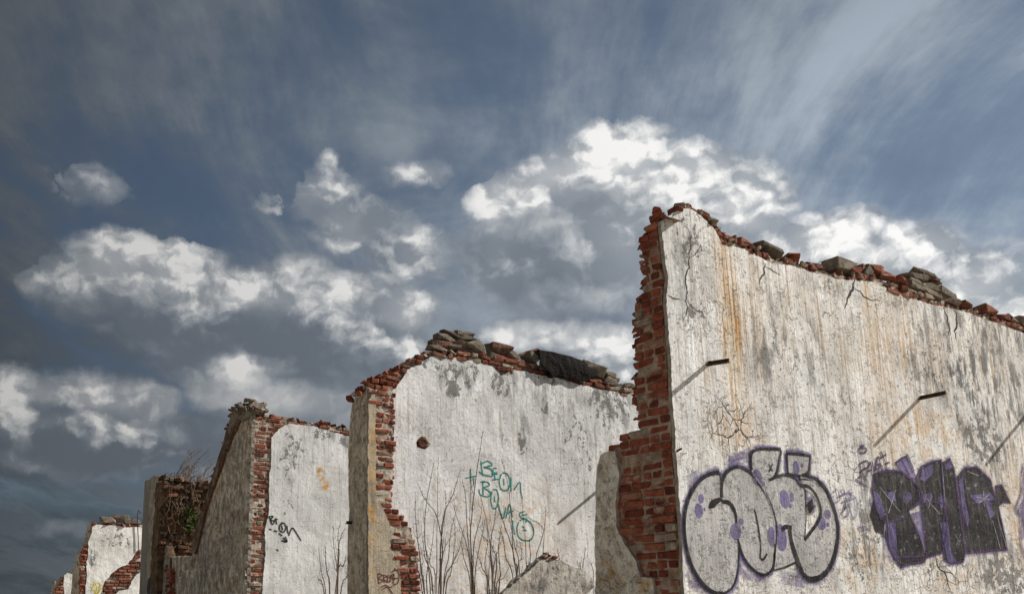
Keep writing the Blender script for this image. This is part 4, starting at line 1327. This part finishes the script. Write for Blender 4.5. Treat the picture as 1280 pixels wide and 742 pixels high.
# bent iron hook at the end of the fifth wall
bm = bmesh.new()
hk = [on_y(*z3(x, y, 4.075, 40, 560), Y5 - 0.03) for x, y in ((543, 520), (541, 440), (538, 400), (537, 345), (541, 318), (546, 312), (545, 325), (552, 332), (558, 322))]
tube(bm, hk, 0.011, 0.010, 6)
tag(mesh_of('iron_hook', bm, M_IRON), 'thin bent iron hook standing up at end of the yellow scribbled wall', 'hook')

# ------------------------------------------------------------------ loose rubble on the wall tops
def loose(kind, label, cat, group, x, y, w, h, plane, mat, seed, rot=0.0, off=0.12, dep=None):
    """one loose stone: centre x, y and size w, h in photograph pixels"""
    p = on_y(x, y, plane + off)
    m = (on_y(x + w / 2, y, plane + off) - on_y(x - w / 2, y, plane + off)).length
    hh = abs(on_y(x, y - h / 2, plane + off).z - on_y(x, y + h / 2, plane + off).z)
    o = link(kind, rock_mesh(kind, m * 1.15, dep or min(0.22, max(0.08, m * 0.9)), hh * 1.15, seed, mat, 18))
    o.location = p
    o.rotation_euler = (0, math.radians(rot), 0)
    return tag(o, label, cat, group)


red_lab = 'small loose red brick on crest of the rust streaked graffitied wall'
grey_lab = 'grey brown loose stone on crest of the rust streaked graffitied wall'
for i, (x, y, w, h, r, own) in enumerate((
        (920, 304, 20, 10, 12, 'red brick at foot of the raised peak on rust streaked wall'), (956, 314, 22, 12, 6, None), (972, 322, 12, 9, 0, None), (995, 325, 20, 11, 8, None), (1014, 334, 12, 8, 0, None),
        (1046, 334, 25, 15, 5, None), (1064, 340, 14, 9, 0, None), (1082, 344, 20, 16, 14, None), (1076, 337, 14, 7, -5, 'thin red brick lying over a grey stone on rust streaked wall'), (1091, 337, 12, 9, 4, None),
        (1107, 342, 17, 13, 0, 'upright red brick just before the layered lump on rust streaked wall'), (1122, 352, 12, 8, 8, None), (1230, 391, 16, 9, 10, None), (1246, 397, 12, 7, 0, None), (1262, 399, 10, 9, 5, None), (1276, 402, 12, 8, 0, None), (1204, 385, 14, 6, 8, None))):
    gr = i in (1, 5, 7)
    loose('loose_stone' if gr else 'loose_brick', own or (grey_lab if gr else red_lab), 'stone' if gr else 'brick', 'loose stones on the tallest wall' if gr else 'loose bricks on the tallest wall', x, y, w, h, Y1, M_RUBBLE if gr else M_BRICK_WARM, 300 + i, r)


def chunk(label, rows, plane, mat, seed, off=0.10):
    """lump of brickwork still held by its mortar: rows of (y, x0, x1, h) in photograph pixels"""
    cxm = sum((r[1] + r[2]) / 2 for r in rows) / len(rows)
    ylow = max(r[0] + r[3] / 2 for r in rows)
    t = thing('masonry_chunk', label, 'masonry', on_y(cxm, ylow, plane + off), 'lumps of brickwork on the wall tops')
    rng = random.Random(seed)
    k = 0
    for (y, x0, x1, h) in rows:
        n = max(1, round((x1 - x0) / 21))
        for i in range(n):
            a, b = x0 + (x1 - x0) * i / n, x0 + (x1 - x0) * (i + 1) / n
            for row in (0, 1):
                p = on_y((a + b) / 2, y + rng.uniform(-.8, .8), plane + off + row * 0.12)
                L = (on_y(b, y, plane + off) - on_y(a, y, plane + off)).length
                hh = abs(on_y(x0, y - h / 2, plane).z - on_y(x0, y + h / 2, plane).z)
                o = link('brick', rock_mesh('brick', L * 1.18, 0.15, hh * 1.12, seed * 50 + k, mat, 22), None, None)
                o.location = p
                o.rotation_euler = (rng.uniform(-.1, .1), rng.uniform(-.06, .06) + 0.05, rng.uniform(-.15, .15))
                o.parent = t
                o.matrix_parent_inverse = t.matrix_world.inverted()
                k += 1
    return t


chunk('flat layered lump of brown brickwork on the rust streaked wall crest', [(343, 1140, 1160, 5), (348, 1132, 1166, 6), (354, 1130, 1169, 6), (361, 1133, 1170, 7), (368, 1150, 1188, 7), (374, 1166, 1191, 7)], Y1, M_RUBBLE, 7)
chunk('tilted block of grey brickwork on highest corner of green tagged wall', [(418, 552, 589, 6), (424, 546, 591, 7), (430, 540, 587, 7), (436, 536, 583, 7)], Y2, M_RUBBLE, 8)
chunk('stepped grey brickwork remnant beside black shade sheet', [(463, 738, 756, 7), (469, 736, 768, 6), (475, 736, 770, 7), (480, 745, 771, 5)], Y2, M_RUBBLE, 9)
lab2 = 'small loose stone on crest of the green tagged wall'
for i, (x, y, w, h, r, own) in enumerate(((592, 438, 18, 20, -24, 'pointed upright grey stone beside tilted brickwork block'), (606, 437, 12, 12, -10, None), (624, 437, 24, 13, 4, 'wide flat topped grey stone over long red bricks'), (582, 443, 10, 8, 0, None), (640, 445, 14, 8, 6, None), (662, 447, 16, 12, 0, 'reddish stone wedged under board edge of black shade sheet'), (612, 446, 14, 8, 0, None), (783, 483, 12, 6, 0, None))):
    loose('loose_stone', own or lab2, 'stone', 'loose stones on the green tagged wall', x, y, w, h, Y2, M_RUBBLE, 400 + i, r, 0.10)
for i, (x, y, w, h, r) in enumerate(((628, 449, 40, 6, 4), (646, 455, 34, 6, 4), (620, 455, 24, 6, 4))):
    loose('loose_brick', 'long flat red brick under loose stones on the green tagged wall', 'brick', 'red bricks under the loose stones', x, y, w, h, Y2, M_BRICK_WARM, 430 + i, r, 0.09, 0.12)
lab5 = 'flat broken slab lying on top of the yellow scribbled wall'
for i, (x, y, w, h) in enumerate(((135, 650, 18, 7), (150, 648, 20, 8), (159, 651, 10, 6), (167, 651, 14, 6))):
    loose('loose_slab', lab5, 'slab', 'flat slabs on the far wall', x, y, w, h, Y5, M_RUBBLE, 500 + i, 0, 0.10)
loose('loose_stone', 'small stone on grey cap beside sloping coping', 'stone', None, 314, 502, 7, 6, Y3, M_RUBBLE, 520, 0, 0.1)

# black sheet over the second wall, in place of a shaded hollow
def hollow_shade():
    prof = [(671, 437), (688, 439), (712, 446), (736, 454), (749, 461)]
    low = [(674, 463), (690, 467), (706, 470), (722, 475), (733, 479)]
    t = thing('shaded_hollow', 'black sheet in place of a shaded hollow on the wall crest', 'shaded hollow', on_y(705, 465, Y2))
    bm = bmesh.new()
    cols = []
    n = 16
    for i in range(n + 1):
        f = i / n * 4
        k = min(3, int(f))
        fr = f - k
        a = Vector(prof[k]).lerp(Vector(prof[k + 1]), fr)
        b = Vector(low[k]).lerp(Vector(low[k + 1]), fr)
        col = []
        top = on_y(a.x, a.y, Y2 + 0.02)
        bot = on_y(b.x, b.y, Y2 - 0.06)
        back = top + Vector((0, 0.30, 0.01))
        for j in range(9):
            g = j / 8
            p = back.lerp(top, g / 0.35) if g < 0.35 else top.lerp(bot, (g - 0.35) / 0.65)
            w = mnoise.noise(Vector((p.x * 3, g * 3, 2.0))) * 0.03 + mnoise.noise(Vector((p.x * 9, g * 7, 4.0))) * 0.010
            rag = mnoise.noise(Vector((p.x * 6, 0.5, 8.0))) * 0.10 * max(0.0, g - 0.5) * 2
            col.append((p + Vector((0, -abs(w) - 0.05 * math.sin(g * 3.1), w * 0.5 + rag))))
        cols.append(col)
    fr_ = [[bm.verts.new(p) for p in c] for c in cols]
    bk_ = [[bm.verts.new(p + Vector((0, 0.012, -0.010))) for p in c] for c in cols]
    for i in range(n):
        for j in range(8):
            bm.faces.new((fr_[i][j], fr_[i + 1][j], fr_[i + 1][j + 1], fr_[i][j + 1]))
            bm.faces.new((bk_[i][j + 1], bk_[i + 1][j + 1], bk_[i + 1][j], bk_[i][j]))
    for i in range(n):
        bm.faces.new((fr_[i][8], fr_[i + 1][8], bk_[i + 1][8], bk_[i][8]))
        bm.faces.new((fr_[i + 1][0], fr_[i][0], bk_[i][0], bk_[i + 1][0]))
    for j in range(8):
        bm.faces.new((fr_[0][j], fr_[0][j + 1], bk_[0][j + 1], bk_[0][j]))
        bm.faces.new((fr_[n][j + 1], fr_[n][j], bk_[n][j], bk_[n][j + 1]))
    mesh_of('shade_sheet', bm, M_HOLLOW, t)
    # board that carries its upper end
    p0, p1 = on_y(645, 446, Y2 + 0.05), on_y(673, 437, Y2 + 0.05)
    bm = bmesh.new()
    tube(bm, [p0, p0.lerp(p1, 0.5) + Vector((0, 0, 0.01)), p1], 0.03, 0.03, 4)
    mesh_of('edge_board', bm, M_RUBBLE, t)


hollow_shade()
loose('broken_slab', 'brown broken masonry slab at lower end of black shade sheet', 'slab', None, 738, 461, 24, 12, Y2, M_RUBBLE, 611, 14, 0.06, 0.28)

# ------------------------------------------------------------------ fallen piece of wall
YF = Y2 - 1.5
FR = thing('fallen_wall_piece', 'fallen pointed piece of plastered wall with red brick edge below green tag', 'wall piece', on_y(687, 760, YF))
fo = [(618, 760), (629, 739), (638, 730), (661, 710), (681, 694), (687, 691), (693, 695), (710, 705), (731, 714), (743, 726), (742, 734), (733, 744), (728, 760)]
f2 = tr(fo, 'y', YF)
f2 = [(f2[0][0] - 0.3, 0.0)] + f2 + [(f2[-1][0] - 0.2, 0.0)]
slab('plaster', f2, 'y', YF, 0.035, plaster('fallen_plaster', white=(0.47, 0.44, 0.40), tint=(0.34, 0.305, 0.265), mottle=((0.58, 0.55, 0.50), (0.28, 0.24, 0.20)), grime=1.0, flakes=1.0, bumpd=0.06, seed=12.0, patches=R(YF, (690, 715, 30, 16, 0.6), (672, 735, 20, 14, 0.6)), soot=R(YF, (675, 732, 12, 14, 0.9))), FR, amp=0.025, seed=30.0, edge=M_EDGE, chamfer=0.03)
slab('brick_backing', [(u, z + (0.012 if z > 0.3 else 0)) for u, z in f2], 'y', YF + 0.036, 0.03, M_EDGE, FR, amp=0.03, seed=31.0)
crest_bits(FR, tr([(679, 696), (687, 691), (696, 697)], 'y', YF), 'y', YF - 0.01, M_BRICK_WARM, 16, 33, (0.05, 0.09), -0.02, 0.12)
crest_bits(FR, tr([(700, 700), (716, 708), (732, 715)], 'y', YF), 'y', YF + 0.02, M_BRICK_WARM, 10, 34, (0.04, 0.07), -0.03, 0.10)

# ------------------------------------------------------------------ bare saplings
def sapling(label, base, tips, seed, Yp, group=None, r=0.0070):
    """base: photograph x at the foot; tips: list of pixel polylines running upwards"""
    foot = on_y(base, 742, Yp)
    foot.z = 0.0
    t = thing('bare_sapling', label, 'sapling', foot, group)
    rng = random.Random(seed)
    for pts in tips:
        dy = rng.uniform(-0.35, 0.35)
        w = [on_y(x, y, Yp + dy) for x, y in pts]
        pts3 = smooth_line([foot + Vector((rng.uniform(-.08, .08), dy * 0.3, 0))] + w, 5)
        bm = bmesh.new()
        rr = r * rng.uniform(0.65, 1.15)
        for i in range(1, len(pts3) - 1):
            pts3[i] += Vector((rng.uniform(-1, 1), rng.uniform(-1, 1), 0)) * 0.004
        tube(bm, pts3, rr * 1.5, rr * 0.28, 5)
        stem = mesh_of('stem', bm, M_TWIG, t)
        n = len(pts3)
        bm = bmesh.new()
        for k in range(rng.randint(2, 5)):
            i = rng.randint(int(n * 0.35), n - 3)
            p = pts3[i]
            dirn = (pts3[i + 1] - p).normalized()
            side = Vector((rng.choice((-1, 1)) * rng.uniform(0.2, 0.6), rng.uniform(-.4, .4), 0))
            L = rng.uniform(0.05, 0.24) * (1 - 0.5 * i / n)
            e = p + (dirn + side).normalized() * L
            m_ = p.lerp(e, 0.5) + Vector((side.x * 0.05, 0, -0.01))
            tube(bm, [p, m_, e + Vector((0, 0, L * 0.25))], rr * 0.5, rr * 0.2, 4)
        for k in range(14):
            i = rng.randint(int(n * 0.3), n - 2)
            p = pts3[i]
            e = p + Vector((rng.choice((-1, 1)) * 0.014, 0, 0.02))
            tube(bm, [p, p.lerp(e, .5), e], rr * 0.6, rr * 0.3, 4)
        mesh_of('side_twigs', bm, M_TWIG, stem)['kind'] = 'stuff'


Jp = lambda *p: [z3(x, y, 3.459, 430, 560) for x, y in p]
gsap = 'bare saplings before the green tagged wall'
sapling('bare sapling of straight thin stems nearest the brick stub of green tagged wall', 545, [
    Jp((345, 600), (330, 480), (312, 330), (309, 190)), Jp((372, 600), (350, 400), (355, 250), (375, 130), (390, 60)), Jp((385, 620), (350, 470), (340, 380)), Jp((350, 620), (335, 540), (322, 420)), Jp((395, 600), (372, 500), (352, 430)), Jp((360, 630), (362, 520), (380, 420), (392, 300)), Jp((340, 630), (318, 520), (300, 430))], 1, Y2 - 0.75, gsap)
sapling('bare sapling with upright stem crossed by one slanting twig', 548, [
    Jp((402, 630), (402, 400), (405, 150), (409, 35)), Jp((415, 560), (430, 300), (470, 200), (505, 90)), Jp((420, 600), (425, 430), (400, 290), (350, 220), (318, 150)), Jp((410, 600), (440, 420), (500, 350)), Jp((430, 620), (470, 500), (500, 430), (520, 330)), Jp((418, 600), (420, 400), (440, 260), (438, 180)), Jp((440, 630), (462, 540), (480, 400), (474, 300)), Jp((430, 620), (452, 470), (462, 360), (490, 250))], 2, Y2 - 0.9, gsap)
sapling('tallest bare sapling with dense upright stems across start of green tag', 588, [
    Jp((560, 630), (548, 400), (545, 200), (550, 90)), Jp((556, 600), (547, 380), (562, 200), (580, 60), (592, -20), (601, -74)), Jp((552, 600), (530, 420), (500, 330), (470, 240)), Jp((565, 620), (575, 480), (600, 360), (612, 300)), Jp((560, 600), (562, 420), (590, 300), (598, 220)), Jp((550, 620), (520, 480), (505, 400)), Jp((556, 600), (535, 380), (525, 210), (510, 130))], 3, Y2 - 0.8, gsap)
sapling('bare branching sapling leaning left below second line of green tag', 612, [
    Jp((640, 600), (640, 500), (620, 330), (590, 205)), Jp((642, 620), (655, 480), (690, 380)), Jp((650, 620), (660, 500), (640, 420), (600, 380)), Jp((640, 600), (632, 430), (650, 320), (655, 260)), Jp((620, 630), (610, 500), (622, 400), (616, 330)), Jp((668, 630), (676, 540), (668, 440), (680, 330)), Jp((655, 630), (690, 560), (720, 500)), Jp((630, 630), (600, 520), (570, 440))], 4, Y2 - 0.95, gsap)
sapling('bare sapling of long stems crossing the green tag in front', 640, [
    Jp((750, 560), (735, 480), (715, 200), (680, 45)), Jp((745, 550), (700, 350), (655, 230)), Jp((760, 560), (738, 420), (716, 300), (710, 250)), Jp((748, 560), (770, 470), (760, 400)), Jp((735, 600), (700, 470), (690, 400), (670, 330)), Jp((780, 600), (788, 470), (768, 220))], 5, Y2 - 0.6, gsap)
sapling('thin bare stem rising behind the fallen wall piece', 680, [
    Jp((850, 620), (860, 460), (868, 330), (872, 250)), Jp((860, 600), (830, 480), (862, 352), (800, 300), (720, 255)), Jp((806, 600), (806, 460), (800, 380))], 6, Y2 - 0.45, gsap, 0.007)
sapling('short bare twigs at right end of the fallen wall piece', 735, [
    Jp((1030, 600), (1038, 480), (1044, 425)), Jp((1015, 600), (1022, 520), (1020, 490)), Jp((935, 600), (932, 480), (920, 435)), Jp((1080, 600), (1075, 520), (1066, 490))], 7, Y2 - 0.4, gsap, 0.006)
K3p = lambda *p: [z3(x, y, 2.947, 280, 490) for x, y in p]
sapling('bare twiggy sapling in front of the black tagged white wall', 415, [
    K3p((375, 742), (358, 660), (348, 565)), K3p((390, 742), (378, 650), (372, 562)), K3p((416, 742), (415, 640), (402, 540), (404, 490)), K3p((418, 742), (420, 600), (428, 540), (446, 500)), K3p((418, 700), (424, 600), (420, 520), (426, 488)), K3p((370, 742), (345, 690)), K3p((430, 742), (452, 680), (458, 650)), K3p((416, 680), (440, 640), (448, 600))], 8, Y3 - 0.6, None, 0.010)


# ------------------------------------------------------------------ dry growth on the fourth wall
def dry_tuft(label, x, y, plane, n, hpx, seed, lean, off=0.15):
    rng = random.Random(seed)
    b = on_y(x, y, plane + off)
    t = thing('dry_weed', label, 'weed', b, 'dry weeds on the brown brick wall')
    s = (on_y(x, y - 10, plane).z - on_y(x, y, plane).z) / 10
    bm = bmesh.new()
    for i in range(n):
        h = hpx * s * rng.uniform(0.4, 1.0)
        a = rng.uniform(-0.5, 0.5) + lean
        p0 = b + Vector((rng.uniform(-.18, .18), rng.uniform(-.12, .12), -0.03))
        p1 = p0 + Vector((a * h * 0.35, rng.uniform(-.1, .1), h * 0.55))
        p2 = p0 + Vector((a * h * rng.uniform(0.7, 1.2), rng.uniform(-.15, .15), h))
        pts = smooth_line([p0, p1, p2], 4)
        tube(bm, pts, 0.009, 0.003, 4)
        for k in range(3):
            q = pts[rng.randint(3, len(pts) - 2)]
            tube(bm, [q, q + Vector((rng.uniform(-.06, .1), 0, 0.07)), q + Vector((rng.uniform(-.12, .18), 0, 0.13))], 0.005, 0.002, 4)
    mesh_of('stems', bm, M_TWIG, t)
    bm = bmesh.new()
    for i in range(n * 3):
        p0 = b + Vector((rng.uniform(-.35, .35), rng.uniform(-.15, .1), -0.03))
        h = rng.uniform(0.08, 0.22)
        tube(bm, [p0, p0 + Vector((rng.uniform(-.05, .05), 0, h * .6)), p0 + Vector((rng.uniform(-.12, .12), -.05, h))], 0.007, 0.003, 4)
    mesh_of('dry_grass', bm, M_GRASS, t)


dry_tuft('tall leaning dry weed on top of brown brick wall', 226, 599, Y4, 9, 44, 1, 0.45)
dry_tuft('low bushy dry weed at middle of brown brick wall top', 238, 601, Y4, 8, 26, 2, 0.2)
dry_tuft('thin dry weed on brown brick wall beside sloping coping', 257, 604, Y4, 4, 40, 3, 0.05)


def creeper():
    rng = random.Random(5)
    t = thing('dry_creeper', 'dead creeper roots and dry grass hanging over the brown brick wall', 'creeper', on_y(232, 690, Y4))
    bm = bmesh.new()
    for i in range(34):
        x, y = rng.uniform(206, 262), rng.uniform(600, 640)
        pts = []
        for k in range(5):
            pts.append(on_y(x, y, Y4 - rng.uniform(0.06, 0.14)))
            x += rng.uniform(-7, 7)
            y += rng.uniform(4, 16)
        tube(bm, smooth_line(pts, 3), rng.uniform(0.006, 0.014), 0.004, 4)
    mesh_of('roots', bm, M_EARTHY, t)
    bm = bmesh.new()
    for i in range(60):
        x, y = rng.gauss(240, 5), rng.gauss(648, 8)
        p = on_y(x, y, Y4 - 0.15)
        e1 = Vector((rng.uniform(-1, 1), rng.uniform(-.4, .4), rng.uniform(-1, 1))).normalized() * 0.06
        e2 = Vector((rng.uniform(-1, 1), rng.uniform(-1, 0), rng.uniform(-1, 1))).normalized() * 0.035
        v = [bm.verts.new(p + q) for q in (e1, e2, -e1, -e2)]
        bm.faces.new(v)
    mesh_of('leaves', bm, rough_mat('green_leaf', (0.030, 0.055, 0.018), (0.06, 0.10, 0.03), None, 20.0, 0.002), t)


creeper()
